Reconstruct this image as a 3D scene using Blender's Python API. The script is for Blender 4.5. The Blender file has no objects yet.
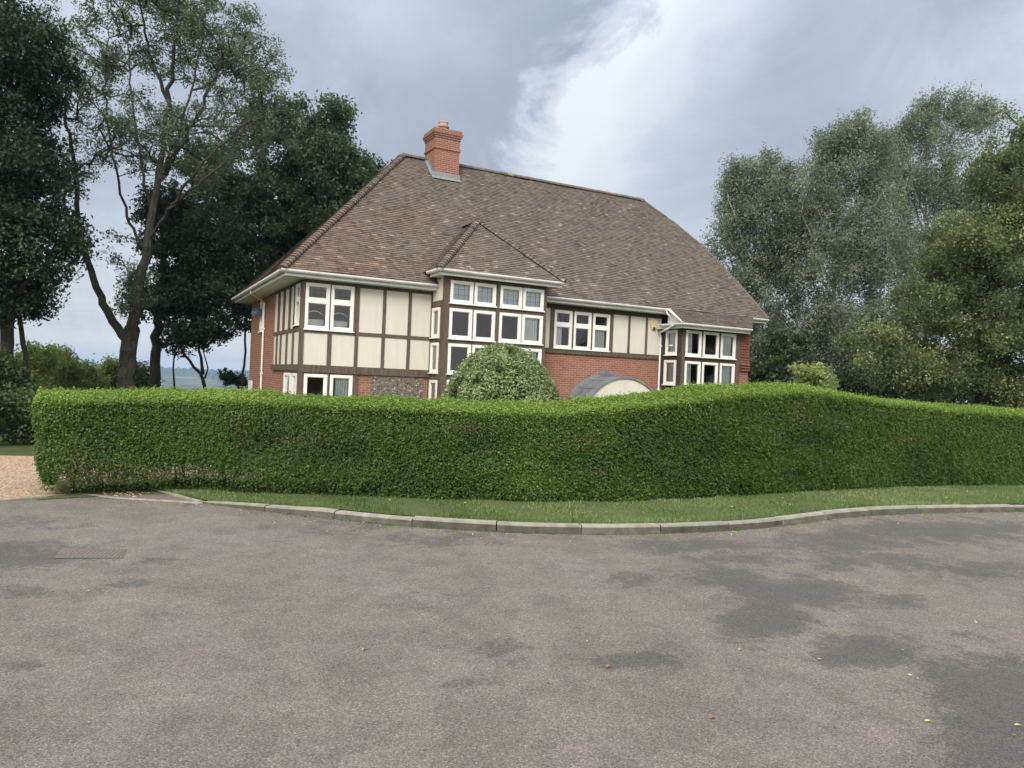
import bpy, math, random
import numpy as np
from mathutils import Matrix, Vector
R = math.radians
scene = bpy.context.scene
C = scene.collection
rng = np.random.default_rng(11)
random.seed(5)

# ------------------------------------------------------------------ camera
FPX, ROLL, PITCH, EYE = 740.0, 2.39, -0.19, 1.6
cd = bpy.data.cameras.new('camera')
cam = bpy.data.objects.new('camera', cd)
C.objects.link(cam)
cd.sensor_width = 36.0
cd.lens = 36.0 * FPX / 1024.0
cd.clip_start = 0.1
cd.clip_end = 20000
CM = Matrix.Rotation(R(90 + PITCH), 4, 'X') @ Matrix.Rotation(R(ROLL), 4, 'Z')
cam.matrix_world = Matrix.Translation((0, 0, EYE)) @ CM
scene.camera = cam
CMn = np.array(CM)[:3, :3]


def ray(x, y):
    return CMn @ np.array([(x - 512) / FPX, (384 - y) / FPX, -1.0])


def gnd(x, y, z=0.0):
    d = ray(x, y)
    return np.array([0, 0, EYE]) + d * ((z - EYE) / d[2])


def at(x, y, Y):
    d = ray(x, y)
    return np.array([0, 0, EYE]) + d * (Y / d[1])


# ------------------------------------------------------------------ sky, sun, exposure
SUN_EL, SUN_AZ = 38.0, 190.0          # degrees; azimuth clockwise from +Y: behind the camera
world = bpy.data.worlds.new('World')
scene.world = world
world.use_nodes = True
wn, wl = world.node_tree.nodes, world.node_tree.links
wn.clear()


def N(nodes, typ, **kw):
    n = nodes.new(typ)
    for k, v in kw.items():
        if k.startswith('i_'):
            n.inputs[k[2:].replace('_', ' ')].default_value = v
        else:
            setattr(n, k, v)
    return n


def nmath(nodes, links, op, a, b=None, c=None, clamp=False):
    n = nodes.new('ShaderNodeMath')
    n.operation = op
    n.use_clamp = clamp
    for i, s in enumerate((a, b, c)):
        if s is None:
            continue
        if isinstance(s, (int, float)):
            n.inputs[i].default_value = s
        else:
            links.new(s, n.inputs[i])
    return n.outputs[0]


def nramp(nodes, links, fac, stops, interp='LINEAR'):
    n = nodes.new('ShaderNodeValToRGB')
    n.color_ramp.interpolation = interp
    el = n.color_ramp.elements
    while len(el) < len(stops):
        el.new(0.5)
    for e, (p, c) in zip(el, stops):
        e.position = p
        e.color = (c[0], c[1], c[2], 1) if hasattr(c, '__len__') else (c, c, c, 1)
    links.new(fac, n.inputs[0])
    return n.outputs[0]


def nmix(nodes, links, fac, a, b, blend='MIX'):
    n = nodes.new('ShaderNodeMix')
    n.data_type = 'RGBA'
    n.blend_type = blend
    n.clamp_factor = True
    for sock, v in ((n.inputs[0], fac), (n.inputs[6], a), (n.inputs[7], b)):
        if isinstance(v, (int, float)):
            sock.default_value = v
        elif isinstance(v, (tuple, list)):
            sock.default_value = (v[0], v[1], v[2], 1)
        else:
            links.new(v, sock)
    return n.outputs[2]


sky = N(wn, 'ShaderNodeTexSky', sky_type='NISHITA', sun_disc=False)
sky.sun_elevation = R(SUN_EL)
sky.sun_rotation = R(SUN_AZ)
sky.air_density = 1.2
sky.dust_density = 1.5
tc = N(wn, 'ShaderNodeTexCoord')
D = tc.outputs['Generated']


def wdot(vec):
    n = N(wn, 'ShaderNodeVectorMath', operation='DOT_PRODUCT')
    wl.new(D, n.inputs[0])
    n.inputs[1].default_value = tuple(vec)
    return n.outputs['Value']


def unit(v):
    v = np.asarray(v, float)
    return v / np.linalg.norm(v)


def wnoise(scale, detail, rough=0.5, stretch=(1, 1, 1), loc=(0, 0, 0), dist=0.0):
    mp = N(wn, 'ShaderNodeMapping')
    mp.inputs['Scale'].default_value = stretch
    mp.inputs['Location'].default_value = loc
    wl.new(D, mp.inputs['Vector'])
    n = N(wn, 'ShaderNodeTexNoise')
    n.inputs['Scale'].default_value = scale
    n.inputs['Detail'].default_value = detail
    n.inputs['Roughness'].default_value = rough
    n.inputs['Distortion'].default_value = dist
    wl.new(mp.outputs[0], n.inputs['Vector'])
    return n.outputs['Fac']


W = lambda op, a, b=None, c=None, clamp=False: nmath(wn, wl, op, a, b, c, clamp)
elev = wdot((0, 0, 1))
big = wnoise(2.2, 5, 0.55, (1, 1, 1.6), (0.3, 1.7, 0.2), 0.3)
med = wnoise(5.0, 8, 0.66, (1, 1, 1.25), (3.1, 0.2, 1.0), 0.6)
streak = wnoise(7.0, 5, 0.55, (1, 1, 7.0), (0.2, 0.6, 2.0), 0.2)
# the long edge between the dark cloud bank and the bright break beside it
nrm = unit(np.cross(unit(ray(497, 172)), unit(ray(578, 20))))
if np.dot(nrm, ray(800, 80)) < 0:
    nrm = -nrm
edge = W('ADD', wdot(nrm), W('MULTIPLY', W('SUBTRACT', med, 0.5), 0.26))
edge = W('ADD', edge, W('MULTIPLY', W('SUBTRACT', big, 0.5), 0.10))
# how bright the cloud is across that edge: dark bank | bright break | grey again
prof = nramp(wn, wl, W('ADD', W('MULTIPLY', edge, 1.0), 0.5), [
    (0.0, 0.60), (0.30, 0.58), (0.42, 0.46), (0.475, 0.42), (0.53, 0.78), (0.565, 0.99), (0.625, 0.86), (0.70, 0.60), (0.82, 0.53), (1.0, 0.68)], 'EASE')
# the break only exists high up; lower sky is evenly pale
hi = W('SMOOTH_MIN', W('MULTIPLY', W('MAXIMUM', W('SUBTRACT', elev, 0.06), 0.0), 5.0), 1.0, 0.2, clamp=True)
lowsky = W('ADD', 0.70, W('MULTIPLY', streak, 0.36))
bn = N(wn, 'ShaderNodeSeparateColor')
wl.new(prof, bn.inputs[0])
val = W('ADD', W('MULTIPLY', bn.outputs[0], hi), W('MULTIPLY', lowsky, W('SUBTRACT', 1.0, hi)))
val = W('ADD', val, W('MULTIPLY', W('SUBTRACT', big, 0.5), 0.5))
val = W('ADD', val, W('MULTIPLY', W('SUBTRACT', med, 0.5), 0.55))
val = W('MAXIMUM', val, 0.3)
cloud = nramp(wn, wl, val, [(0.25, (0.31, 0.36, 0.45)), (0.46, (0.42, 0.475, 0.57)), (0.66, (0.57, 0.63, 0.73)), (0.95, (0.84, 0.89, 0.94))])
# overcast sky: brighter towards the zenith and on the sun's side behind the camera
zen = W('POWER', W('MAXIMUM', elev, 0.0), 1.6)
sunside = W('MAXIMUM', wdot(unit((math.sin(R(SUN_AZ)) * math.cos(R(SUN_EL)), math.cos(R(SUN_AZ)) * math.cos(R(SUN_EL)), math.sin(R(SUN_EL))))), 0.0)
SKYK = 5.6
zs = W('MULTIPLY_ADD', zen, 0.9, 1.0)
cs = N(wn, 'ShaderNodeVectorMath', operation='SCALE')
wl.new(cloud, cs.inputs[0])
wl.new(W('MULTIPLY', zs, SKYK), cs.inputs['Scale'])
glow = N(wn, 'ShaderNodeVectorMath', operation='SCALE')
glow.inputs[0].default_value = (1.0, 0.90, 0.76)
wl.new(W('MULTIPLY', W('POWER', sunside, 1.5), 12.0), glow.inputs['Scale'])
tot = N(wn, 'ShaderNodeVectorMath', operation='ADD')
wl.new(cs.outputs[0], tot.inputs[0]); wl.new(glow.outputs[0], tot.inputs[1])
skymix = nmix(wn, wl, 0.93, sky.outputs[0], tot.outputs[0])
bg = N(wn, 'ShaderNodeBackground')
bg.inputs['Strength'].default_value = 0.075
wl.new(skymix, bg.inputs['Color'])
wo = N(wn, 'ShaderNodeOutputWorld')
wl.new(bg.outputs[0], wo.inputs['Surface'])

sl = bpy.data.lights.new('sun', 'SUN')
sl.energy = 1.3
sl.angle = R(25)
sl.color = (1.0, 0.93, 0.83)
so = bpy.data.objects.new('sun', sl)
C.objects.link(so)
sd = Vector((math.sin(R(SUN_AZ)) * math.cos(R(SUN_EL)), math.cos(R(SUN_AZ)) * math.cos(R(SUN_EL)), math.sin(R(SUN_EL))))
so.rotation_euler = sd.to_track_quat('Z', 'Y').to_euler()
so.location = (-10, -10, 30)

vs = scene.view_settings
vs.view_transform = 'Standard'
vs.look = 'None'
vs.gamma = 1.0
vs.use_curve_mapping = False
vs.exposure = 1.1
scene.cycles.max_bounces = 6
scene.cycles.diffuse_bounces = 3
scene.cycles.glossy_bounces = 2
scene.cycles.transmission_bounces = 4
scene.cycles.transparent_max_bounces = 6
scene.cycles.volume_bounces = 0
scene.cycles.caustics_reflective = False
scene.cycles.caustics_refractive = False

# ------------------------------------------------------------------ materials


class Mat:
    def __init__(s, name, rough=0.8, spec=0.3):
        s.m = bpy.data.materials.new(name)
        s.m.use_nodes = True
        s.n, s.l = s.m.node_tree.nodes, s.m.node_tree.links
        s.p = s.n['Principled BSDF']
        s.p.inputs['Roughness'].default_value = rough
        s.p.inputs['Specular IOR Level'].default_value = spec
        s.tc = s.n.new('ShaderNodeTexCoord')

    def noise(s, scale, detail=3, rough=0.5, coord='Object', stretch=None, dist=0.0):
        n = s.n.new('ShaderNodeTexNoise')
        n.inputs['Scale'].default_value = scale
        n.inputs['Detail'].default_value = detail
        n.inputs['Roughness'].default_value = rough
        n.inputs['Distortion'].default_value = dist
        src = s.tc.outputs[coord]
        if stretch:
            mp = s.n.new('ShaderNodeMapping')
            mp.inputs['Scale'].default_value = stretch
            s.l.new(src, mp.inputs['Vector'])
            src = mp.outputs[0]
        s.l.new(src, n.inputs['Vector'])
        return n.outputs['Fac']

    def voro(s, scale, out='Distance', coord='Object', feature='F1', rnd=1.0):
        n = s.n.new('ShaderNodeTexVoronoi')
        n.feature = feature
        n.inputs['Scale'].default_value = scale
        n.inputs['Randomness'].default_value = rnd
        s.l.new(s.tc.outputs[coord], n.inputs['Vector'])
        return n.outputs[out]

    def attr(s, name, out='Fac'):
        n = s.n.new('ShaderNodeAttribute')
        n.attribute_name = name
        return n.outputs[out]

    def math(s, op, a, b=None, c=None, clamp=False):
        return nmath(s.n, s.l, op, a, b, c, clamp)

    def ramp(s, fac, stops, interp='LINEAR'):
        return nramp(s.n, s.l, fac, stops, interp)

    def mix(s, fac, a, b, blend='MIX'):
        return nmix(s.n, s.l, fac, a, b, blend)

    def color(s, c):
        if isinstance(c, tuple):
            s.p.inputs['Base Color'].default_value = (c[0], c[1], c[2], 1)
        else:
            s.l.new(c, s.p.inputs['Base Color'])
        return s

    def rough(s, c):
        s.l.new(c, s.p.inputs['Roughness'])
        return s

    def bump(s, h, strength=0.5, dist=0.01):
        b = s.n.new('ShaderNodeBump')
        b.inputs['Strength'].default_value = strength
        b.inputs['Distance'].default_value = dist
        s.l.new(h, b.inputs['Height'])
        s.l.new(b.outputs[0], s.p.inputs['Normal'])
        return s


M = {}

# painted timber frames
k = Mat('white_paint', 0.45, 0.4)
k.color(k.mix(k.noise(3.0, 4), (0.74, 0.73, 0.69), (0.82, 0.81, 0.78)))
M['white'] = k.m
k = Mat('weathered_gutter_paint', 0.5, 0.4)
g = k.noise(2.5, 5, 0.65, stretch=(1, 1, 3))
k.color(k.ramp(g, [(0.3, (0.50, 0.50, 0.49)), (0.5, (0.70, 0.70, 0.70)), (0.75, (0.80, 0.80, 0.80))]))
M['gutter'] = k.m
k = Mat('fascia_paint', 0.55, 0.3)
k.color(k.mix(k.noise(2.0, 5), (0.58, 0.58, 0.56), (0.74, 0.74, 0.73)))
M['fascia'] = k.m
k = Mat('cream_render', 0.9, 0.15)
g = k.noise(2.2, 6, 0.65, stretch=(2.5, 2.5, 0.35))
h = k.noise(60, 2)
k.color(k.mix(g, (0.52, 0.495, 0.425), (0.67, 0.65, 0.575)))
k.bump(h, 0.3, 0.004)
M['render'] = k.m
k = Mat('weathered_timber', 0.85, 0.2)
g = k.noise(4, 6, 0.65, stretch=(6, 6, 0.8))
k.color(k.ramp(g, [(0.3, (0.060, 0.047, 0.037)), (0.55, (0.115, 0.092, 0.073)), (0.8, (0.19, 0.16, 0.135))]))
k.bump(g, 0.4, 0.004)
M['timber'] = k.m
k = Mat('dark_timber', 0.85, 0.2)
g = k.noise(4, 6, 0.65, stretch=(6, 6, 0.8))
k.color(k.ramp(g, [(0.3, (0.032, 0.024, 0.02)), (0.8, (0.085, 0.066, 0.055))]))
k.bump(g, 0.4, 0.004)
M['dark_timber'] = k.m
k = Mat('lead_sheet', 0.5, 0.5)
g = k.noise(3, 5, 0.6)
k.color(k.ramp(g, [(0.3, (0.10, 0.115, 0.13)), (0.7, (0.20, 0.22, 0.245))]))
k.bump(k.noise(5, 3), 0.3, 0.01)
M['lead'] = k.m
k = Mat('flashing_lead', 0.55, 0.4)
k.color(k.mix(k.noise(4, 4), (0.15, 0.17, 0.19), (0.24, 0.26, 0.28)))
M['flashing'] = k.m
k = Mat('grey_plastic', 0.5, 0.4)
k.color(k.mix(k.noise(9, 3), (0.035, 0.05, 0.075), (0.07, 0.09, 0.12)))
M['dish'] = k.m
k = Mat('black_metal', 0.5, 0.4)
k.color(k.mix(k.noise(9, 3), (0.02, 0.02, 0.022), (0.05, 0.05, 0.05)))
M['black'] = k.m
k = Mat('yellow_plastic', 0.5, 0.4)
k.color(k.mix(k.noise(9, 3), (0.60, 0.47, 0.27), (0.66, 0.55, 0.36)))
M['yellow'] = k.m
k = Mat('curtain_cloth', 0.9, 0.1)
k.color(k.mix(k.noise(8, 3, stretch=(3, 3, .3)), (0.80, 0.85, 0.86), (0.88, 0.90, 0.90)))
M['curtain'] = k.m
k = Mat('blind_cloth', 0.9, 0.1)
k.color(k.mix(k.noise(2, 3), (0.62, 0.72, 0.78), (0.72, 0.80, 0.85)))
M['blind'] = k.m
k = Mat('room_plaster', 0.9, 0.1)
k.color(k.mix(k.noise(1, 3), (0.42, 0.40, 0.36), (0.5, 0.48, 0.43)))
M['room'] = k.m


def brick_mat(name, tone=1.0, bw=0.225, bh=0.075, c1=(0.225, 0.080, 0.046), c2=(0.34, 0.135, 0.080), mo=(0.36, 0.30, 0.25)):
    k = Mat(name, 0.85, 0.2)
    b = k.n.new('ShaderNodeTexBrick')
    b.inputs['Scale'].default_value = 1.0
    b.inputs['Brick Width'].default_value = bw
    b.inputs['Row Height'].default_value = bh
    b.inputs['Mortar Size'].default_value = 0.011
    b.inputs['Mortar Smooth'].default_value = 0.3
    b.inputs['Bias'].default_value = -0.1
    b.inputs['Color1'].default_value = tuple(x * tone for x in c1) + (1,)
    b.inputs['Color2'].default_value = tuple(x * tone for x in c2) + (1,)
    b.inputs['Mortar'].default_value = tuple(x * tone for x in mo) + (1,)
    k.l.new(k.tc.outputs['UV'], b.inputs['Vector'])
    g = k.noise(1.2, 5, 0.6)
    k.color(k.mix(k.math('MULTIPLY', g, 0.7), b.outputs['Color'], (0.22, 0.10, 0.065), 'MIX'))
    k.bump(k.math('ADD', b.outputs['Fac'], k.math('MULTIPLY', k.noise(40, 3), 0.4)), 0.6, -0.008)
    return k.m


M['brick'] = brick_mat('red_brick')
M['chimney_brick'] = brick_mat('chimney_brick', 1.0, c1=(0.21, 0.072, 0.050), c2=(0.30, 0.112, 0.080))
M['tile_hung'] = brick_mat('hung_tiles', 1.0, 0.165, 0.10, c1=(0.16, 0.060, 0.040), c2=(0.25, 0.095, 0.062), mo=(0.10, 0.04, 0.03))
k = Mat('terracotta', 0.8, 0.2)
k.color(k.mix(k.noise(6, 4), (0.30, 0.13, 0.10), (0.38, 0.20, 0.16)))
M['terracotta'] = k.m
k = Mat('bleached_terracotta', 0.8, 0.2)
k.color(k.mix(k.noise(6, 4), (0.38, 0.26, 0.24), (0.50, 0.40, 0.38)))
M['pot_top'] = k.m
k = Mat('flint', 0.6, 0.4)
v = k.voro(16, 'Color')
sv = k.n.new('ShaderNodeSeparateColor')
k.l.new(v, sv.inputs[0])
ds = k.voro(16, 'Distance')
k.color(k.mix(k.ramp(ds, [(0.30, 0.0), (0.50, 1.0)]), k.ramp(sv.outputs[0], [(0.0, (0.035, 0.033, 0.03)), (0.55, (0.09, 0.08, 0.07)), (0.9, (0.40, 0.37, 0.32))]), (0.15, 0.13, 0.105)))
k.bump(ds, 0.8, -0.02)
M['flint'] = k.m

# plain clay roof tiles: colour varies tile by tile (attribute) and in weathered patches
def roof_mat(name, light):
    k = Mat(name, 0.9, 0.15)
    t = k.attr('tone')
    g = k.noise(0.55, 5, 0.65)
    g2 = k.noise(14, 3, 0.6)
    base = k.ramp(t, [(0.0, (0.088, 0.074, 0.062)), (0.35, (0.134, 0.115, 0.099)), (0.68, (0.172, 0.150, 0.130)), (0.88, (0.200, 0.155, 0.125)), (1.0, (0.29, 0.26, 0.22))])
    red = k.ramp(t, [(0.0, (0.115, 0.068, 0.050)), (0.5, (0.195, 0.112, 0.080)), (1.0, (0.28, 0.17, 0.12))])
    px = k.n.new('ShaderNodeSeparateXYZ')
    k.l.new(k.tc.outputs['Object'], px.inputs[0])
    left = k.math('SUBTRACT', 1.0, k.math('MULTIPLY', px.outputs[0], 0.16), clamp=True)
    f = k.math('MULTIPLY', k.ramp(g, [(0.38, 0.0), (0.62, 1.0)]), k.math('ADD', k.math('MULTIPLY', left, 0.6), 0.08))
    col = k.mix(f, base, red)
    col = k.mix(k.math('MULTIPLY', k.ramp(g2, [(0.55, 0.0), (0.8, 1.0)]), 0.35), col, (0.34, 0.32, 0.28))
    col = k.mix(0.16, col, (0.02, 0.018, 0.016))
    k.color(k.mix(light, col, (0.32, 0.28, 0.24)))
    k.bump(g2, 0.4, 0.006)
    return k.m


M['tiles'] = roof_mat('clay_tiles', 0.0)
M['bonnet'] = roof_mat('bonnet_tiles', 0.05)

# road: worn asphalt with damp patches (attribute 'damp' gives where, noise breaks the edge)
k = Mat('worn_asphalt', 0.85, 0.25)
fine = k.noise(140, 4, 0.75)
agg = k.voro(150, 'Color')
sa = k.n.new('ShaderNodeSeparateColor')
k.l.new(agg, sa.inputs[0])
broad = k.noise(0.5, 5, 0.6)
mid = k.noise(3.2, 5, 0.65)
c0 = k.mix(broad, (0.165, 0.150, 0.133), (0.250, 0.230, 0.202))
c0 = k.mix(k.math('MULTIPLY', k.ramp(k.noise(0.9, 3, 0.5), [(0.45, 0.0), (0.65, 1.0)]), 0.5), c0, (0.240, 0.202, 0.196))
c0 = k.mix(k.math('MULTIPLY', k.ramp(mid, [(0.38, 1.0), (0.54, 0.0)]), 0.45), c0, (0.140, 0.131, 0.122))
c0 = k.mix(0.55, c0, k.ramp(k.noise(1.7, 8, 0.75, dist=0.6), [(0.3, 0.34), (0.7, 0.64)]), 'OVERLAY')
c0 = k.mix(k.math('MULTIPLY', k.ramp(k.noise(2.3, 6, 0.7), [(0.5, 0.0), (0.72, 1.0)]), 0.35), c0, (0.200, 0.208, 0.165))
c0 = k.mix(0.75, c0, k.ramp(sa.outputs[0], [(0.0, 0.20), (0.5, 0.47), (0.92, 0.66), (1.0, 1.0)]), 'OVERLAY')
c0 = k.mix(0.6, c0, k.ramp(fine, [(0.25, 0.25), (0.75, 0.75)]), 'OVERLAY')
dmp = k.attr('damp')
dmp = k.math('ADD', dmp, k.math('MULTIPLY', k.math('SUBTRACT', k.noise(26, 5, 0.8), 0.5), 0.9))
dsum = k.math('ADD', dmp, k.math('MULTIPLY', k.math('SUBTRACT', k.noise(2.4, 12, 0.86, dist=0.35), 0.5), 3.2))
dm = k.ramp(dsum, [(0.34, 0.0), (0.42, 0.62), (0.62, 1.0)])
c1 = k.mix(k.math('MULTIPLY', dm, 0.74), c0, k.mix(0.85, (0.088, 0.085, 0.083), k.ramp(sa.outputs[0], [(0.0, 0.35), (1.0, 0.70)]), 'OVERLAY'))
moss = k.attr('moss')
c2 = k.mix(k.math('MULTIPLY', k.ramp(k.math('ADD', moss, k.math('MULTIPLY', k.math('SUBTRACT', mid, 0.5), 1.4)), [(0.45, 0.0), (0.9, 1.0)]), 0.6), c1, (0.085, 0.090, 0.045))
k.color(c2)
k.bump(k.math('ADD', k.math('MULTIPLY', sa.outputs[0], 0.6), fine), 0.8, 0.008)
M['asphalt'] = k.m
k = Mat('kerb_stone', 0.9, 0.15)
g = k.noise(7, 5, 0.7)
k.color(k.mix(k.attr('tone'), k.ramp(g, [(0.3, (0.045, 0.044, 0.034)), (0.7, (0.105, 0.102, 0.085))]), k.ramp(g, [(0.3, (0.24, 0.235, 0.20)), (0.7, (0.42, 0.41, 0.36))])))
k.bump(k.noise(30, 5, .75), 0.8, 0.010)
M['kerb'] = k.m
k = Mat('flush_edging', 0.9, 0.15)
k.color(k.ramp(k.noise(9, 5, 0.7), [(0.3, (0.20, 0.185, 0.155)), (0.7, (0.40, 0.375, 0.32))]))
M['edging'] = k.m
k = Mat('gravel', 0.95, 0.15)
v = k.voro(42, 'Color')
sv = k.n.new('ShaderNodeSeparateColor')
k.l.new(v, sv.inputs[0])
k.color(k.mix(k.math('MULTIPLY', k.noise(1.2, 4), 0.4), k.ramp(sv.outputs[0], [(0.0, (0.24, 0.165, 0.105)), (0.5, (0.40, 0.295, 0.20)), (1.0, (0.58, 0.47, 0.36))]), (0.36, 0.26, 0.18)))
k.bump(k.voro(42, 'Distance'), 0.9, -0.015)
M['gravel'] = k.m
k = Mat('old_apron_asphalt', 0.9, 0.2)
k.color(k.mix(k.noise(40, 4, 0.7), (0.12, 0.10, 0.092), (0.23, 0.20, 0.18)))
k.bump(k.noise(90, 3, .7), 0.7, 0.006)
M['apron'] = k.m
k = Mat('soil_and_turf', 0.95, 0.1)
g = k.noise(1.7, 6, 0.65)
g2 = k.noise(30, 4, 0.7)
k.color(k.mix(k.ramp(g2, [(0.4, 0.0), (0.75, 1.0)]), k.ramp(g, [(0.3, (0.055, 0.088, 0.027)), (0.7, (0.100, 0.140, 0.050))]), (0.13, 0.12, 0.07)))
k.bump(g2, 0.7, 0.02)
M['turf'] = k.m
k = Mat('countryside', 0.95, 0.1)
v = k.voro(0.006, 'Color')
sv = k.n.new('ShaderNodeSeparateColor')
k.l.new(v, sv.inputs[0])
wood = k.ramp(k.noise(0.009, 6, 0.65), [(0.42, 0.0), (0.52, 1.0)])
far = k.mix(wood, k.ramp(sv.outputs[0], [(0.0, (0.06, 0.09, 0.03)), (0.6, (0.10, 0.12, 0.045)), (1.0, (0.19, 0.165, 0.08))]), (0.022, 0.035, 0.016))
near = k.ramp(k.noise(0.8, 6, 0.65), [(0.3, (0.040, 0.062, 0.016)), (0.7, (0.080, 0.105, 0.034))])
px = k.n.new('ShaderNodeSeparateXYZ')
k.l.new(k.tc.outputs['Object'], px.inputs[0])
k.color(k.mix(k.math('DIVIDE', k.math('SUBTRACT', px.outputs[1], 120.0), 200.0, clamp=True), near, far))
M['ground'] = k.m


def leaf_mat(name, dark, mid, light, rough=0.5, trans=0.35, tcol=None, spec=0.35):
    k = Mat(name, rough, spec)
    t = k.attr('tone')
    col = k.ramp(t, [(0.0, dark), (0.5, mid), (1.0, light)])
    k.color(col)
    tr = k.n.new('ShaderNodeBsdfTranslucent')
    tint = k.mix(0.5, col, tuple(min(1, c * 1.8) for c in light), 'MIX')
    k.l.new(tint, tr.inputs['Color'])
    mx = k.n.new('ShaderNodeMixShader')
    mx.inputs[0].default_value = trans
    k.l.new(k.p.outputs[0], mx.inputs[1])
    k.l.new(tr.outputs[0], mx.inputs[2])
    k.l.new(mx.outputs[0], k.n['Material Output'].inputs['Surface'])
    return k.m


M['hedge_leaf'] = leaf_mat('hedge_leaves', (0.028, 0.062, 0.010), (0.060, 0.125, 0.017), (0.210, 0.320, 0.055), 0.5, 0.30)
M['scorched'] = leaf_mat('scorched_leaves', (0.050, 0.050, 0.018), (0.100, 0.085, 0.032), (0.17, 0.14, 0.06), 0.7, 0.1)
k = Mat('bare_twig', 0.9, 0.1)
k.color(k.mix(k.noise(20, 4), (0.10, 0.08, 0.055), (0.22, 0.18, 0.13)))
M['bare_twig'] = k.m
M['grass_blade'] = leaf_mat('grass_blades', (0.065, 0.110, 0.030), (0.120, 0.190, 0.056), (0.240, 0.290, 0.120), 0.6, 0.25)
M['dark_leaf'] = leaf_mat('dark_foliage', (0.010, 0.022, 0.012), (0.024, 0.047, 0.023), (0.056, 0.092, 0.044), 0.5, 0.22)
M['dense_leaf'] = leaf_mat('dense_foliage', (0.016, 0.034, 0.016), (0.044, 0.078, 0.036), (0.100, 0.145, 0.070), 0.5, 0.25)
M['ash_leaf'] = leaf_mat('open_tree_foliage', (0.036, 0.058, 0.032), (0.084, 0.122, 0.066), (0.170, 0.220, 0.125), 0.5, 0.3)
M['birch_leaf'] = leaf_mat('birch_foliage', (0.056, 0.082, 0.050), (0.138, 0.174, 0.112), (0.290, 0.330, 0.240), 0.45, 0.3)
M['maple_leaf'] = leaf_mat('yellowing_foliage', (0.032, 0.058, 0.022), (0.100, 0.145, 0.056), (0.290, 0.320, 0.130), 0.5, 0.3)
M['bush_leaf'] = leaf_mat('bright_bush_foliage', (0.070, 0.105, 0.028), (0.155, 0.215, 0.060), (0.320, 0.390, 0.130), 0.5, 0.35)
M['under_leaf'] = leaf_mat('undergrowth_foliage', (0.016, 0.030, 0.010), (0.045, 0.072, 0.022), (0.100, 0.140, 0.045), 0.5, 0.25)
M['variegated_leaf'] = leaf_mat('variegated_foliage', (0.028, 0.062, 0.018), (0.078, 0.138, 0.042), (0.340, 0.400, 0.190), 0.4, 0.25)
M['golden_leaf'] = leaf_mat('golden_foliage', (0.10, 0.15, 0.04), (0.22, 0.28, 0.08), (0.42, 0.46, 0.18), 0.4, 0.35)
M['litter'] = leaf_mat('fallen_leaf', (0.16, 0.13, 0.07), (0.34, 0.30, 0.16), (0.50, 0.47, 0.28), 0.6, 0.1)
M['brown_litter'] = leaf_mat('brown_leaf', (0.25, 0.12, 0.07), (0.35, 0.17, 0.1), (0.4, 0.22, 0.14), 0.6, 0.1)
k = Mat('bark', 0.9, 0.15)
g = k.noise(5, 6, 0.7, stretch=(3, 3, 0.7))
k.color(k.ramp(g, [(0.3, (0.022, 0.020, 0.017)), (0.55, (0.052, 0.048, 0.040)), (0.8, (0.10, 0.095, 0.08))]))
k.bump(g, 0.8, 0.03)
M['bark'] = k.m
k = Mat('dark_bark', 0.9, 0.15)
g = k.noise(5, 6, 0.7, stretch=(3, 3, 0.7))
k.color(k.ramp(g, [(0.3, (0.018, 0.017, 0.014)), (0.8, (0.06, 0.055, 0.044))]))
k.bump(g, 0.8, 0.03)
M['dark_bark'] = k.m
k = Mat('birch_bark', 0.8, 0.2)
g = k.noise(4, 6, 0.7, stretch=(1, 1, 3))
k.color(k.ramp(g, [(0.35, (0.05, 0.045, 0.04)), (0.5, (0.26, 0.25, 0.22)), (0.8, (0.38, 0.37, 0.34))]))
M['birch_bark'] = k.m
k = Mat('hedge_twigs', 0.95, 0.1)  # near-black fill for the added light-blocking cores
k.color(k.mix(k.noise(14, 5, 0.7), (0.010, 0.013, 0.006), (0.030, 0.030, 0.014)))
M['twig'] = k.m
# window glass: clear, thin, reflecting by angle
gm = bpy.data.materials.new('window_glass')
gm.use_nodes = True
n_, l_ = gm.node_tree.nodes, gm.node_tree.links
n_.clear()
ot = n_.new('ShaderNodeOutputMaterial')
fr = n_.new('ShaderNodeFresnel'); fr.inputs[0].default_value = 1.5
gl = n_.new('ShaderNodeBsdfGlossy'); gl.inputs['Roughness'].default_value = 0.02
tp = n_.new('ShaderNodeBsdfTransparent'); tp.inputs[0].default_value = (0.93, 0.96, 0.95, 1)
mxs = n_.new('ShaderNodeMixShader')
wv = n_.new('ShaderNodeTexNoise'); wv.inputs['Scale'].default_value = 1.5
tcn = n_.new('ShaderNodeTexCoord'); l_.new(tcn.outputs['Object'], wv.inputs['Vector'])
bp = n_.new('ShaderNodeBump'); bp.inputs['Strength'].default_value = 0.15; bp.inputs['Distance'].default_value = 0.01
l_.new(wv.outputs['Fac'], bp.inputs['Height']); l_.new(bp.outputs[0], gl.inputs['Normal'])
fm = nmath(n_, l_, 'MULTIPLY_ADD', fr.outputs[0], 1.6, 0.02)
l_.new(fm, mxs.inputs[0]); l_.new(tp.outputs[0], mxs.inputs[1]); l_.new(gl.outputs[0], mxs.inputs[2])
l_.new(mxs.outputs[0], ot.inputs['Surface'])
M['glass'] = gm

# ------------------------------------------------------------------ mesh helpers


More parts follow.
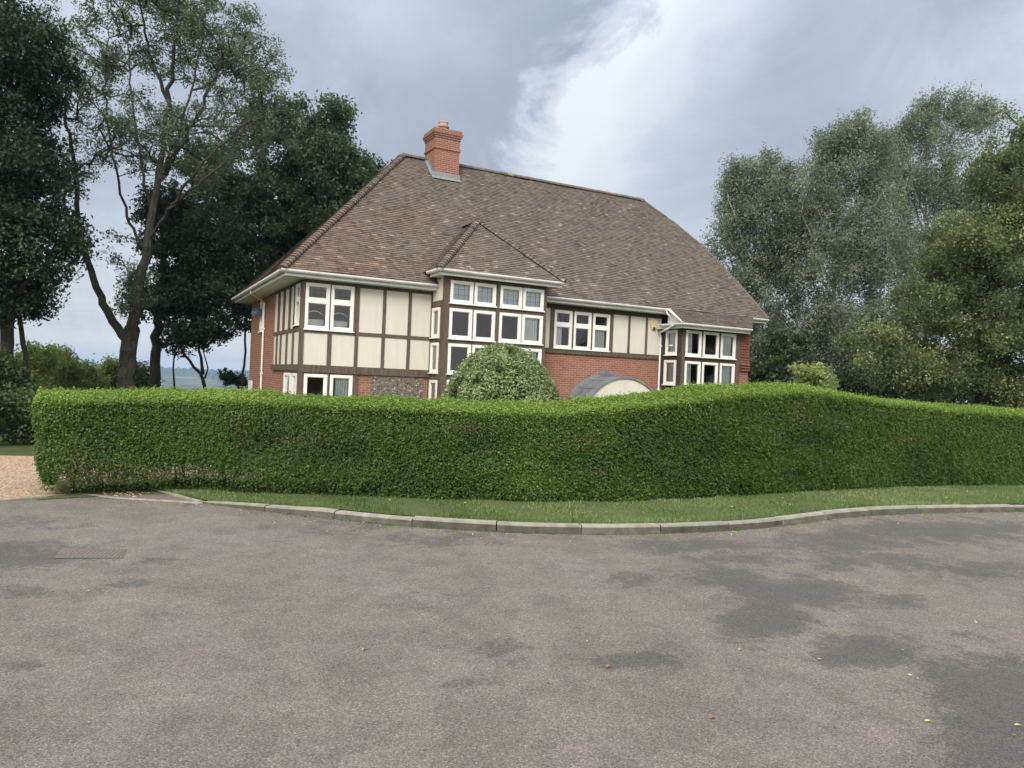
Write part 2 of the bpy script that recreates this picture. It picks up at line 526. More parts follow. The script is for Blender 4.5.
class MB:
    """collects quads and triangles with UVs and a per-face tone, builds ONE mesh object"""

    def __init__(s):
        s.v, s.f, s.uv, s.t = [], [], [], []

    def face(s, pts, uv=None, tone=0.5):
        i = len(s.v)
        s.v += [tuple(p) for p in pts]
        s.f.append(tuple(range(i, i + len(pts))))
        if uv is None:
            p = [Vector(q) for q in pts]
            n = (p[1] - p[0]).cross(p[2] - p[0])
            if len(p) > 3 and n.length < 1e-9:
                n = (p[2] - p[0]).cross(p[3] - p[0])
            if abs(n.z) > 0.9 * n.length:
                uv = [(q.x, q.y) for q in p]
            else:
                hdir = Vector((-n.y, n.x, 0)).normalized() if n.length > 0 else Vector((1, 0, 0))
                uv = [(q.dot(hdir), q.z) for q in p]
        s.uv += uv
        s.t.append(tone)

    def box(s, x0, x1, y0, y1, z0, z1, tone=0.5):
        a = [(x0, y0, z0), (x1, y0, z0), (x1, y1, z0), (x0, y1, z0), (x0, y0, z1), (x1, y0, z1), (x1, y1, z1), (x0, y1, z1)]
        for q in ((0, 1, 5, 4), (1, 2, 6, 5), (2, 3, 7, 6), (3, 0, 4, 7), (4, 5, 6, 7), (3, 2, 1, 0)):
            s.face([a[i] for i in q], tone=tone)

    def sweep(s, path, prof, closed=True, tone=0.5, caps=True):
        """profile (offset to the right of travel, height) swept along a horizontal path with mitred corners"""
        P = [Vector(p) for p in path]
        rings = []
        for i, p in enumerate(P):
            a = (p - P[i - 1]).normalized() if i else None
            b = (P[i + 1] - p).normalized() if i < len(P) - 1 else None
            a = a or b; b = b or a
            t = (a + b).normalized()
            r = Vector((t.y, -t.x, 0)).normalized()
            kf = 1.0 / max(0.3, t.dot(b))
            rings.append([p + r * (o * kf) + Vector((0, 0, h)) for o, h in prof])
        m = len(prof)
        for i in range(len(rings) - 1):
            for j in range(m if closed else m - 1):
                s.face([rings[i][j], rings[i][(j + 1) % m], rings[i + 1][(j + 1) % m], rings[i + 1][j]], tone=tone)
        if caps and closed:
            s.face(rings[0], tone=tone); s.face(rings[-1][::-1], tone=tone)

    def tube(s, path, rads, n=8, tone=0.5, caps=True):
        P = [Vector(p) for p in path]
        if not hasattr(rads, '__len__'):
            rads = [rads] * len(P)
        rings = []
        for i, p in enumerate(P):
            t = ((P[i + 1] if i < len(P) - 1 else p) - (P[i - 1] if i else p)).normalized()
            up = Vector((0, 0, 1)) if abs(t.z) < 0.9 else Vector((1, 0, 0))
            a = t.cross(up).normalized(); b = t.cross(a)
            rings.append([p + (a * math.cos(2 * math.pi * j / n) + b * math.sin(2 * math.pi * j / n)) * rads[i] for j in range(n)])
        for i in range(len(rings) - 1):
            for j in range(n):
                s.face([rings[i][j], rings[i][(j + 1) % n], rings[i + 1][(j + 1) % n], rings[i + 1][j]], tone=tone)
        if caps:
            s.face(rings[0][::-1]); s.face(rings[-1])

    def build(s, name, mat, parent=None, smooth=False):
        me = bpy.data.meshes.new(name)
        me.from_pydata(s.v, [], s.f)
        uvl = me.uv_layers.new(name='UVMap')
        uvl.data.foreach_set('uv', np.array(s.uv, dtype=np.float32).ravel())
        at_ = me.attributes.new('tone', 'FLOAT', 'FACE')
        at_.data.foreach_set('value', np.array(s.t, dtype=np.float32))
        me.materials.append(mat)
        if smooth:
            me.polygons.foreach_set('use_smooth', [True] * len(me.polygons))
        o = bpy.data.objects.new(name, me)
        C.objects.link(o)
        if parent is not None:
            o.parent = parent
        return o


def fast_mesh(name, verts, nper, tone, mat, parent=None):
    """verts (F*nper,3): unshared polygons of nper corners"""
    verts = np.ascontiguousarray(verts, dtype=np.float32)
    nf = len(verts) // nper
    me = bpy.data.meshes.new(name)
    me.vertices.add(nf * nper)
    me.vertices.foreach_set('co', verts.ravel())
    me.loops.add(nf * nper)
    me.loops.foreach_set('vertex_index', np.arange(nf * nper, dtype=np.int32))
    me.polygons.add(nf)
    me.polygons.foreach_set('loop_start', np.arange(0, nf * nper, nper, dtype=np.int32))
    me.update(calc_edges=True)
    a = me.attributes.new('tone', 'FLOAT', 'FACE')
    a.data.foreach_set('value', np.asarray(tone, dtype=np.float32))
    me.materials.append(mat)
    o = bpy.data.objects.new(name, me)
    C.objects.link(o)
    if parent is not None:
        o.parent = parent
    return o


def tag(o, label=None, cat=None, group=None, kind=None):
    if label: o['label'] = label
    if cat: o['category'] = cat
    if group: o['group'] = group
    if kind: o['kind'] = kind
    return o


def empty(name, loc, rz=0.0):
    o = bpy.data.objects.new(name, None)
    o.empty_display_size = 0.3
    C.objects.link(o)
    o.location = tuple(loc)
    o.rotation_euler = (0, 0, rz)
    return o


def nrmz(a):
    return a / np.maximum(np.linalg.norm(a, axis=-1, keepdims=True), 1e-9)


def leaf_quads(pos, normal, length, width, rg, fold=0.25):
    """one bent rhombus per leaf"""
    n = len(pos)
    normal = nrmz(normal)
    r = nrmz(rg.normal(size=(n, 3)))
    a = nrmz(np.cross(normal, r))
    b = np.cross(normal, a)
    L = (np.asarray(length) * rg.uniform(0.7, 1.3, n))[:, None]
    Wd = (np.asarray(width) * rg.uniform(0.7, 1.3, n))[:, None]
    up = normal * (Wd * fold)
    q = np.stack([pos - a * L * .5, pos + b * Wd * .5 + up, pos + a * L * .5, pos - b * Wd * .5 + up], 1)
    return q.reshape(-1, 3)


# ------------------------------------------------------------------ terrain
def smooth(a, b, x):
    t = np.clip((x - a) / (b - a), 0, 1)
    return t * t * (3 - 2 * t)


GZ = -0.65                      # level of the plot behind the hedge


def ground_z(x, y):
    z = -0.02 + (GZ + 0.02) * smooth(12.5, 19.0, y)
    z = z + (-62 - GZ) * smooth(60, 650, y)
    ridge = 52 + 5.0 * np.sin(x / 900.0 + 0.6) + 3.0 * np.sin(x / 310.0) + 1.4 * np.sin(x / 97.0 + 1)
    z = z + ridge * smooth(1500, 2900, y)
    return z


def grid_mesh(name, xs, ys, zf, mat):
    X, Y = np.meshgrid(xs, ys)
    Z = zf(X, Y)
    v = np.stack([X, Y, Z], -1).reshape(-1, 3)
    nx, ny = len(xs), len(ys)
    i = np.arange(nx - 1)[None, :] + np.arange(ny - 1)[:, None] * nx
    f = np.stack([i, i + 1, i + 1 + nx, i + nx], -1).reshape(-1, 4)
    me = bpy.data.meshes.new(name)
    me.from_pydata(v.tolist(), [], f.tolist())
    me.materials.append(mat)
    me.polygons.foreach_set('use_smooth', [True] * len(me.polygons))
    o = bpy.data.objects.new(name, me)
    C.objects.link(o)
    return o, v


xs = np.concatenate([-np.geomspace(4500, 40, 40), np.linspace(-38, 38, 39), np.geomspace(40, 4500, 40)])
ys = np.concatenate([-np.geomspace(900, 12, 14), np.linspace(-10, 60, 71), np.geomspace(62, 4600, 90)])
g, _ = grid_mesh('ground', xs, ys, ground_z, M['ground'])
tag(g, 'green plot and rolling wooded countryside running to the far hills', kind='structure')

hx_, hy_ = np.meshgrid(np.arange(-1750, -650, 4.0), np.arange(2250, 3010, 16.0))
hz_ = ground_z(hx_, hy_) + 1.0
hr = np.random.default_rng(3)
for _ in range(26):
    kx, ky, p0_ = hr.uniform(.01, .35), hr.uniform(.01, .12), hr.uniform(0, 6.28)
    hz_ += 1.1 * np.sin(hx_ * kx * hr.choice([-1, 1]) + hy_ * ky + p0_)
hz_ += hr.normal(0, .9, hz_.shape)
wood_m = np.sin(hx_ / 140 + np.sin(hy_ / 90)) + np.sin(hy_ / 70 + hx_ / 300) > -0.5
hz_ = np.where(wood_m, hz_ + 6, ground_z(hx_, hy_) - 3)
vv = np.stack([hx_, hy_, hz_], -1).reshape(-1, 3)
nxh = hx_.shape[1]
ih = np.arange(nxh - 1)[None, :] + np.arange(hx_.shape[0] - 1)[:, None] * nxh
fh = np.stack([ih, ih + 1, ih + 1 + nxh, ih + nxh], -1).reshape(-1, 4)
me = bpy.data.meshes.new('distant_woods'); me.from_pydata(vv.tolist(), [], fh.tolist()); me.materials.append(M['under_leaf'])
a_ = me.attributes.new('tone', 'FLOAT', 'FACE'); a_.data.foreach_set('value', hr.uniform(0, .8, len(fh)).astype(np.float32))
o = bpy.data.objects.new('distant_woods', me); C.objects.link(o)
tag(o, 'wooded slopes of the far hills, blue with distance', 'woods', kind='stuff')

# kerb line (pixels of the photograph's kerb foot, dropped on the road plane)
KERB_PX = [(203, 503.5), (300, 516), (400, 526.5), (500, 532.5), (570, 534.5), (640, 534.5), (700, 532.5), (760, 529), (800, 523.5), (840, 518), (880, 515), (940, 513), (1024, 511.5), (1120, 511)]
FLUSH_PX = [(-60, 505), (0, 500.5), (76, 494), (119, 498.5), (160, 501), (203, 503.5)]


def resample(pts, step):
    pts = np.array(pts)
    for _ in range(3):           # Chaikin smoothing
        q = [pts[0]]
        for a, b in zip(pts[:-1], pts[1:]):
            q += [a * .75 + b * .25, a * .25 + b * .75]
        q.append(pts[-1]); pts = np.array(q)
    d = np.r_[0, np.cumsum(np.linalg.norm(np.diff(pts, axis=0), axis=1))]
    s = np.arange(0, d[-1], step)
    return np.stack([np.interp(s, d, pts[:, i]) for i in range(pts.shape[1])], 1)


kerb = resample([gnd(*p)[:2] for p in KERB_PX], 0.25)
flush = np.array([gnd(*p)[:2] for p in FLUSH_PX])
kerb[0] = flush[-1]
edge_line = np.vstack([[(-26, flush[0][1] - .9)], flush, kerb[1:], [(kerb[-1][0] + 9, kerb[-1][1] + 0.3)]])


def strip(name, line_a, line_b, za, zb, mat, sub=1):
    mb = MB()
    for i in range(len(line_a) - 1):
        for j in range(sub):
            t0, t1 = j / sub, (j + 1) / sub
            p = lambda k, t: tuple(np.array(line_a[k]) * (1 - t) + np.array(line_b[k]) * t) + (za * (1 - t) + zb * t,)
            mb.face([p(i, t0), p(i, t1), p(i + 1, t1), p(i + 1, t0)][::-1])
    return mb.build(name, mat)


# the road sheet: grid in front of the kerb line with damp / moss attributes
xs_r = np.arange(-26, 26.01, 0.16)
ys_t = np.interp(xs_r, edge_line[:, 0], edge_line[:, 1])
rows = np.linspace(0, 1, 120)
Xr = np.tile(xs_r, (len(rows), 1))
Yr = -6 + (ys_t[None, :] + 6) * rows[:, None]
rv = np.stack([Xr, Yr, np.zeros_like(Xr)], -1).reshape(-1, 3)
nx = len(xs_r)
ii = np.arange(nx - 1)[None, :] + np.arange(len(rows) - 1)[:, None] * nx
rf = np.stack([ii, ii + 1, ii + 1 + nx, ii + nx], -1).reshape(-1, 4)
me = bpy.data.meshes.new('road')
me.from_pydata(rv.tolist(), [], rf.tolist())
me.materials.append(M['asphalt'])
# damp patches: (px, py, half width px, half height px, strength)
DAMP = [(728, 576, 40, 10, .75), (742, 558, 50, 7, .7), (600, 668, 30, 5, .45), (180, 640, 40, 7, .35), (400, 600, 60, 8, .3), (800, 592, 55, 13, 1.0), (765, 620, 36, 16, 1.0), (735, 632, 22, 9, .7), (645, 660, 42, 8, .95), (590, 655, 30, 5, .5), (868, 650, 50, 13, 1.0), (835, 645, 22, 9, .8), (900, 600, 40, 8, .6), (1000, 690, 55, 30, 1.0),
        (1010, 740, 60, 30, .9), (950, 670, 40, 14, .7), (880, 560, 70, 9, .65), (940, 530, 90, 10, .8), (845, 542, 70, 10, .75), (690, 546, 60, 8, .7), (660, 578, 60, 7, .6), (440, 540, 60, 7, .6), (330, 527, 80, 6, .5),
        (20, 555, 60, 11, .85), (10, 590, 30, 6, .8), (130, 582, 26, 5, .75), (150, 560, 25, 5, .4), (500, 648, 40, 9, .5), (470, 684, 18, 7, .6), (515, 660, 22, 7, .6), (25, 664, 14, 4, .6), (990, 570, 60, 9, .6), (960, 640, 40, 8, .5), (20, 523, 60, 6, .5), (285, 738, 12, 4, .5)]
dmp_ = np.zeros(len(rv))
for (x, y, hw, hh, s_) in DAMP:
    c0_ = gnd(x, y); ax = gnd(x + hw, y) - c0_; ay = gnd(x, y - hh) - c0_
    A = np.array([[ax[0], ay[0]], [ax[1], ay[1]]])
    q = np.linalg.solve(A, (rv[:, :2] - c0_[:2]).T)
    rr = np.sqrt((q ** 2).sum(0))
    dmp_ = np.maximum(dmp_, s_ * 0.92 * (1 - smooth(0.25, 2.1, rr)))
dk = (ys_t[None, :] - Yr).ravel()
mossv = 0.75 * (1 - smooth(0.0, 0.7, dk)) * (np.where((rv[:, 0] > -4.6), 0.75, 1.0)) * (rv[:, 0] > -6.5)
for nm, val_ in (('damp', dmp_), ('moss', mossv)):
    a_ = me.attributes.new(nm, 'FLOAT', 'POINT')
    a_.data.foreach_set('value', val_.astype(np.float32))
o = bpy.data.objects.new('road', me)
C.objects.link(o)
tag(o, 'worn grey asphalt turning circle with dark damp patches', kind='structure')

# kerb stones with joints
KH = 0.092
mb = MB()
n = len(kerb)
dk_ = np.gradient(kerb, axis=0); dk_ /= np.linalg.norm(dk_, axis=1)[:, None]
nor = np.stack([-dk_[:, 1], dk_[:, 0]], 1)          # away from the road
KW = 0.13
kout = kerb + nor * KW
dist = 0
LST = 0.915
lens = np.arange(n) * 0.25
stone = np.floor(lens / LST).astype(int)
toner = rng.uniform(0, 1, 200)
arcl = lens
def kp(s):
    return np.array([np.interp(s, arcl, kerb[:, i]) for i in range(2)]), np.array([np.interp(s, arcl, nor[:, i]) for i in range(2)])
s0 = 0.0; si = 0
while s0 < arcl[-1] - LST:
    s1 = s0 + LST - 0.012
    segs = 4
    jit = rng.normal(0, 0.006); dz = rng.normal(0, 0.005); tn = toner[si]
    for j in range(segs):
        a, b = s0 + (s1 - s0) * j / segs, s0 + (s1 - s0) * (j + 1) / segs
        (pa, na), (pb, nb) = kp(a), kp(b)
        fa, fb = min(1, a / 1.6), min(1, b / 1.6)        # dropped kerb at its left start
        ha, hb = 0.012 + (KH - 0.012) * fa + dz, 0.012 + (KH - 0.012) * fb + dz
        A0 = lambda p, nn, o_, z: (p[0] + nn[0] * (o_ + jit), p[1] + nn[1] * (o_ + jit), z)
        pr = lambda p, nn, h: [A0(p, nn, 0, -0.01), A0(p, nn, 0.004, h * .78), A0(p, nn, 0.022, h), A0(p, nn, KW, h), A0(p, nn, KW, -0.01)]
        ra, rb = pr(pa, na, ha), pr(pb, nb, hb)
        for q in range(4):
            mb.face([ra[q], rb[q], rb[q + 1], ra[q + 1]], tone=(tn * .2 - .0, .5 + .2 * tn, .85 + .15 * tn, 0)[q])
        if j == 0: mb.face(ra, tone=tn)
        if j == segs - 1: mb.face(rb[::-1], tone=tn)
    s0 += LST; si += 1
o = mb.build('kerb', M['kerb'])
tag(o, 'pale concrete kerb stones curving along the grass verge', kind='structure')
# mortar bed below the joints
strip('kerb_bed', kerb, kerb + nor * (KW - .01), 0.0, 0.0, M['apron'])['kind'] = 'structure'
bpy.data.objects['kerb_bed'].location.z = 0.004

# flush edging at the driveway mouth
mb = MB()
mb.sweep([tuple(p) + (0.0,) for p in flush], [(0.02, -0.02), (0.02, 0.010), (-0.045, 0.010), (-0.045, -0.02)])
o = mb.build('edging', M['edging'])
tag(o, 'pale flush edging line across the driveway mouth', kind='structure')
tri = [gnd(148, 489), gnd(200, 502.5)]
mb = MB()
mb.sweep([tuple(tri[0][:2]) + (0.0,), tuple(tri[1][:2]) + (0.0,)], [(0.01, -0.02), (0.01, 0.022), (-0.03, 0.022), (-0.03, -0.02)])
o = mb.build('edging', M['edging'])
tag(o, 'short pale edging stone between the small apron and the grass verge', kind='structure')

# driveway apron (small triangle of old asphalt) and gravel drive
apr = [gnd(78, 493.4), gnd(119, 497.8), gnd(160, 500.3), gnd(198, 502.6), gnd(148, 489), gnd(112, 489.5)]
mb = MB()
mb.face([(p[0], p[1], 0.004) for p in apr])
o = mb.build('driveway_apron', M['apron']); tag(o, 'small wedge of old asphalt beside the hedge end', kind='structure')

xs_g = np.linspace(-26, -3.6, 60)
ys_g0 = np.interp(xs_g, edge_line[:, 0], edge_line[:, 1]) + 0.05
mb = MB()
ys_g1 = 12.3 + 0.35 * np.sin(xs_g * 0.7)
for i in range(len(xs_g) - 1):
    for j in range(6):
        t0, t1 = j / 6, (j + 1) / 6
        def gp(k_, t):
            y_ = ys_g0[k_] * (1 - t) + ys_g1[k_] * t
            return (xs_g[k_], y_, 0.002 if y_ < 12.5 else float(ground_z(xs_g[k_], y_)) + .02)
        mb.face([gp(i, t0), gp(i + 1, t0), gp(i + 1, t1), gp(i, t1)])
o = mb.build('driveway', M['gravel']); tag(o, 'pale buff gravel driveway left of the hedge', kind='structure')
# loose stones on the gravel
ng = 9000
gx = rng.uniform(-13, -4.5, ng); gy = rng.uniform(8.4, 12.3, ng)
ok = gy > np.interp(gx, edge_line[:, 0], edge_line[:, 1]) + 0.08
gx, gy = gx[ok], gy[ok]
P0 = np.stack([gx, gy, np.full(len(gx), 0.008)], 1)
sz = rng.uniform(0.006, 0.016, len(gx))[:, None]
oct_ = np.array([[1, 0, 0], [0, 1, 0], [-1, 0, 0], [0, -1, 0]]) * 1.0
tris = []
for a in range(4):
    q = np.stack([P0 + oct_[a] * sz, P0 + oct_[(a + 1) % 4] * sz, P0 + np.array([0, 0, .8]) * sz], 1)
    tris.append(q)
tv = np.concatenate(tris).reshape(-1, 3)
o = fast_mesh('gravel_stones', tv, 3, rng.uniform(0, 1, len(tv) // 3), M['gravel'])
tag(o, 'loose buff stones scattered over the gravel driveway', 'gravel', kind='stuff')

# grass verge between kerb and hedge
HEDGE_PX = [(40, 494), (75, 492), (150, 488.5), (210, 489), (280, 494.5), (340, 499), (400, 502), (470, 504), (540, 505), (610, 505), (680, 503), (740, 499.5), (800, 495), (850, 492), (900, 490), (960, 488.5), (1024, 488), (1100, 488)]
VZ = 0.095
hedge_front = resample([gnd(x, y, 0.06)[:2] for x, y in HEDGE_PX], 0.1)
m = 90
def lerp_line(L, m):
    d = np.r_[0, np.cumsum(np.linalg.norm(np.diff(L, axis=0), axis=1))]
    s = np.linspace(0, d[-1], m)
    return np.stack([np.interp(s, d, L[:, i]) for i in range(2)], 1)
# verge: left part from the edging corner to the kerb
hx0 = gnd(90, 491)[0]
va = np.vstack([[gnd(150, 489.4)[:2]], [gnd(203, 503)[:2] + nor[0] * .06], (kerb + nor * (KW - 0.004))[2:], [(kerb[-1][0] + 9, kerb[-1][1] + .5)]])
va = lerp_line(va, 160)
vb = np.stack([va[:, 0], np.interp(va[:, 0], hedge_front[:, 0], hedge_front[:, 1]) + 1.0], 1)
mb = MB()
zk = lambda p: VZ * min(1, max(0.25, (p[0] - kerb[0][0]) / 1.6))
for i in range(len(va) - 1):
    sub = 8
    for j in range(sub):
        t0, t1 = j / sub, (j + 1) / sub
        def p(k_, t):
            q = va[k_] * (1 - t) + vb[k_] * t
            bump = 0.012 * math.sin(q[0] * 5.1 + q[1] * 3) * (0 if t == 0 else 1)
            return (q[0], q[1], zk(va[k_]) * 1.0 + bump + 0.02 * t)
        mb.face([p(i, t0), p(i + 1, t0), p(i + 1, t1), p(i, t1)])
o = mb.build('grass_verge', M['turf'], smooth=True)
tag(o, 'strip of mown grass between the kerb and the hedge', kind='structure')
# ground under the hedge's left end
mb = MB()
lf = hedge_front[hedge_front[:, 0] < -3.4]
for i in range(len(lf) - 1):
    mb.face([(lf[i][0], lf[i][1] - .10, 0.008), (lf[i + 1][0], lf[i + 1][1] - .10, 0.008), (lf[i + 1][0], lf[i + 1][1] + 1.0, 0.014), (lf[i][0], lf[i][1] + 1.0, 0.014)])
o = mb.build('planting_bed', M['turf']); tag(o, 'narrow earth bed under the left end of the hedge', kind='structure')

# grass blades
nb = 150000
ti = rng.integers(0, len(va) - 1, nb * 2)
w = rng.uniform(0, 1, nb * 2)[:, None]; u_ = rng.uniform(0.0, 1, nb * 2)[:, None]
A_ = va[ti] * (1 - w) + va[ti + 1] * w
B_ = vb[ti] * (1 - w) + vb[ti + 1] * w
Q = A_ * (1 - u_) + B_ * u_
dens = 0.5 + 0.5 * np.sin(Q[:, 0] * 3.1 + 2 * np.sin(Q[:, 1] * 2.3)) * np.sin(Q[:, 1] * 4.7 + Q[:, 0])
keep = rng.uniform(0, 1, len(Q)) < (0.30 + 0.7 * dens)
Q = Q[keep][:nb]; A_ = A_[keep][:nb]; u_ = u_[keep][:nb]
zz = VZ * np.clip((A_[:, 0] - kerb[0][0]) / 1.6, 0.25, 1) + 0.02 * u_[:, 0]
base = np.column_stack([Q, zz - 0.004])
hgt = rng.uniform(0.010, 0.034, len(Q)) * (1 + 0.9 * (u_[:, 0] > 0.86)) * (1 + 0.7 * (u_[:, 0] < 0.05)) * (1 + 1.1 * (np.sin(Q[:, 0] * 7.3 + 1.7 * np.sin(Q[:, 1] * 9)) * np.sin(Q[:, 1] * 8.1 + Q[:, 0] * 2.2) > 0.72))
dirh = rng.normal(size=(len(Q), 2)); dirh = nrmz(dirh)
wd = rng.uniform(0.003, 0.006, len(Q))
side_ = np.column_stack([-dirh[:, 1] * wd, dirh[:, 0] * wd, np.zeros(len(Q))])
tip = base + np.column_stack([dirh * (hgt * rng.uniform(0.2, 0.9, len(Q)))[:, None], hgt])
tip[:, 2] += 0.0
tv = np.stack([base - side_, base + side_, tip], 1).reshape(-1, 3)
tn = np.clip(0.35 * rng.uniform(0, 1, len(Q)) + 0.25 + 0.25 * np.sin(Q[:, 0] * 1.3 + np.sin(Q[:, 1] * 3)) + 0.2 * (Q[:, 0] > 2), 0, 1)
o = fast_mesh('verge_grass', tv, 3, tn, M['grass_blade'])
tag(o, 'short patchy mown grass on the verge before the hedge', 'grass', kind='stuff')

# ------------------------------------------------------------------ the hedge
hf = hedge_front
hd = np.gradient(hf, axis=0); hd /= np.linalg.norm(hd, axis=1)[:, None]
hn = np.stack([hd[:, 1], -hd[:, 0]], 1)            # towards the road
TOP_PX = [(28, 389), (120, 389), (220, 390), (330, 393), (400, 396), (460, 400), (520, 402), (570, 402), (620, 398), (680, 391), (740, 385.5), (790, 384), (830, 386), (870, 392), (930, 400), (980, 404), (1024, 408), (1100, 412)]
tops = []
for x, y in TOP_PX:
    # depth of the hedge's face at that column, then the height there
    best = None
    for _ in range(1):
        d = ray(x, y); t = 1.0
        ss = np.abs(hf[:, 0] / hf[:, 1] - d[0] / d[1]).argmin()
        Y = hf[ss][1] + 0.10
        P_ = at(x, y, Y)
        best = (ss, P_[2])
    tops.append(best)
ht = np.interp(np.arange(len(hf)), [t[0] for t in tops], [t[1] for t in tops]) - 0.075
print('hedge top heights', [round(t[1], 2) for t in tops], 'front Y', [round(hf[t[0]][1], 2) for t in tops])
THICK = 1.25
hedge = empty('hedge', (float(hf[len(hf) // 2][0]), float(hf[len(hf) // 2][1]), 0.0))
HL = np.array(hedge.location)
_v = -hf[0] / np.linalg.norm(hf[0])
_w = np.clip(1 - np.arange(len(hf)) / 22.0, 0, 1)[:, None]
hn = nrmz(hn * (1 - _w) + (_v + np.array([-0.04, 0])) * _w)
hd = np.stack([-hn[:, 1], hn[:, 0]], 1)
tag(hedge, 'long clipped bright green hedge with a humped top running behind the grass verge', 'hedge')

ph = rng.uniform(0, 6.28, (40,))
fr_ = rng.uniform(1.2, 9.0, (40,)); ang = rng.uniform(0, 3.14, 40)
def lump(s, z):
    v = np.zeros_like(s)
    for i in range(40):
        v += np.sin(fr_[i] * (s * math.cos(ang[i]) * 0.8 + z * math.sin(ang[i]) * 1.8) + ph[i]) / (1 + 0.25 * fr_[i])
    return v / 4.0


def hedge_pts(s, a):
    """s: index along, a: 0..1 round the section (front bottom -> shoulder -> top back -> back bottom)"""
    i = np.clip(s.astype(int), 0, len(hf) - 2); w_ = (s - i)[:, None]
    base_ = hf[i] * (1 - w_) + hf[i + 1] * w_
    nn = nrmz(hn[i] * (1 - w_) + hn[i + 1] * w_)
    H = np.interp(s, np.arange(len(hf)), ht) - 0.02
    zb = 0.05
    rs = 0.13
    # section in (o: outward offset, z)
    o_ = np.zeros(len(s)); z_ = np.zeros(len(s)); no = np.zeros(len(s)); nz = np.zeros(len(s))
    f = a < 0.50
    t = a / 0.50
    o_[f] = (0.06 * np.sin(t * 3.0))[f] - 0.10 * (t[f] < .08) * (1 - t[f] / .08)
    z_[f] = (zb + (H - 0.11 - zb) * t)[f]; no[f] = 1; nz[f] = 0.1
    f = (a >= 0.50) & (a < 0.62)
    t = (a - 0.50) / 0.12 * math.pi / 2
    o_[f] = (0.02 - 0.34 + 0.34 * np.cos(t))[f]; z_[f] = (H - 0.11 + 0.08 * np.sin(t))[f]; no[f] = np.cos(t)[f] * .6; nz[f] = 0.25 + np.sin(t)[f]
    f = (a >= 0.62) & (a < 0.86)
    t = (a - 0.62) / 0.24
    o_[f] = (0.01 - 0.34 - t * (THICK - 0.34 - rs))[f]; z_[f] = (H - 0.03 + 0.03 * np.sin(t * 3.0))[f]; nz[f] = 1
    f = a >= 0.86
    t = (a - 0.86) / 0.14
    o_[f] = -THICK + 0.02; z_[f] = (H - rs / 2 - t * (H - zb))[f]; no[f] = -1; nz[f] = .1
    e_ = np.clip(1 - s / 4.5, 0, 1)[:, None]
    tt = np.column_stack([nn[:, 1], -nn[:, 0]])
    bz = (np.sin(np.clip((z_ - .05) / 1.4, 0, 1) * 2.4) * 0.10)[:, None]
    frontw = np.clip(1 + o_ / 0.5, 0, 1)[:, None]
    base_ = base_ - nn * (0.30 * e_ ** 2 * frontw) + tt * e_ * bz
    P_ = np.column_stack([base_ + nn * o_[:, None], z_])
    Nn = np.column_stack([nn * no[:, None] + tt * e_ * .8 * no[:, None], nz])
    return P_, nrmz(Nn), H


nl = 760000
s_ = rng.uniform(0, len(hf) - 1.001, nl); a_ = rng.uniform(0, 1, nl)
# fewer leaves on the back, which the lane never sees closely
keep = (a_ < 0.86) | (rng.uniform(0, 1, nl) < 0.4)
s_, a_ = s_[keep], a_[keep]
P_, Nn, H = hedge_pts(s_, a_)
lm = lump(s_ * 0.1, P_[:, 2])
lm2 = np.sin(P_[:, 0] * 23 + 3 * np.sin(P_[:, 2] * 17)) * np.sin(P_[:, 2] * 41 + 2 * np.sin(P_[:, 0] * 13))
low = np.clip(1 - (P_[:, 2] - 0.1) / 0.35, 0, 1) * (a_ < .5)
keep = rng.uniform(0, 1, len(s_)) < np.clip(0.92 + 0.30 * lm + 0.15 * lm2 - (0.45 + 0.38 * (s_ * 0.1 < 4.0)) * low - 0.55 * (lm2 > -.2) * np.exp(-((s_ * 0.1 - 1.5) / .5) ** 2 - ((P_[:, 2] - .32) / .12) ** 2) * (a_ < .5), 0.10, 1)
P_, Nn, s_, a_, lm, lm2, H = P_[keep], Nn[keep], s_[keep], a_[keep], lm[keep], lm2[keep], H[keep]
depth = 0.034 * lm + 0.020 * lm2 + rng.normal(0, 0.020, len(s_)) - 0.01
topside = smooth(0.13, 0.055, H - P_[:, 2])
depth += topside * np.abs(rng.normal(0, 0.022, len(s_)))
P_ = P_ + Nn * depth[:, None]
P_[:, 2] += rng.normal(0, 0.018, len(P_)) * (P_[:, 2] > 0.1)
nrm_ = nrmz(Nn * 0.8 + np.array([0, 0, 0.45]) + rng.normal(0, 0.55, P_.shape))
lq = leaf_quads(P_ - HL, nrm_, 0.031, 0.0185, rng)
shape_t = (P_[:, 0] * 0.9)
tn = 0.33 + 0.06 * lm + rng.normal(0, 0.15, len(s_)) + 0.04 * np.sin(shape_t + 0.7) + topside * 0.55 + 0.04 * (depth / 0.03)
patch = (np.sin(s_ * 0.1 * 1.9 + 1.0) * np.sin(P_[:, 2] * 3.0 + s_ * 0.1 * 0.7))
tn += 0.04 * patch - 0.05
fast_mesh('foliage', lq, 4, np.clip(tn, 0, 1), M['hedge_leaf'], hedge)
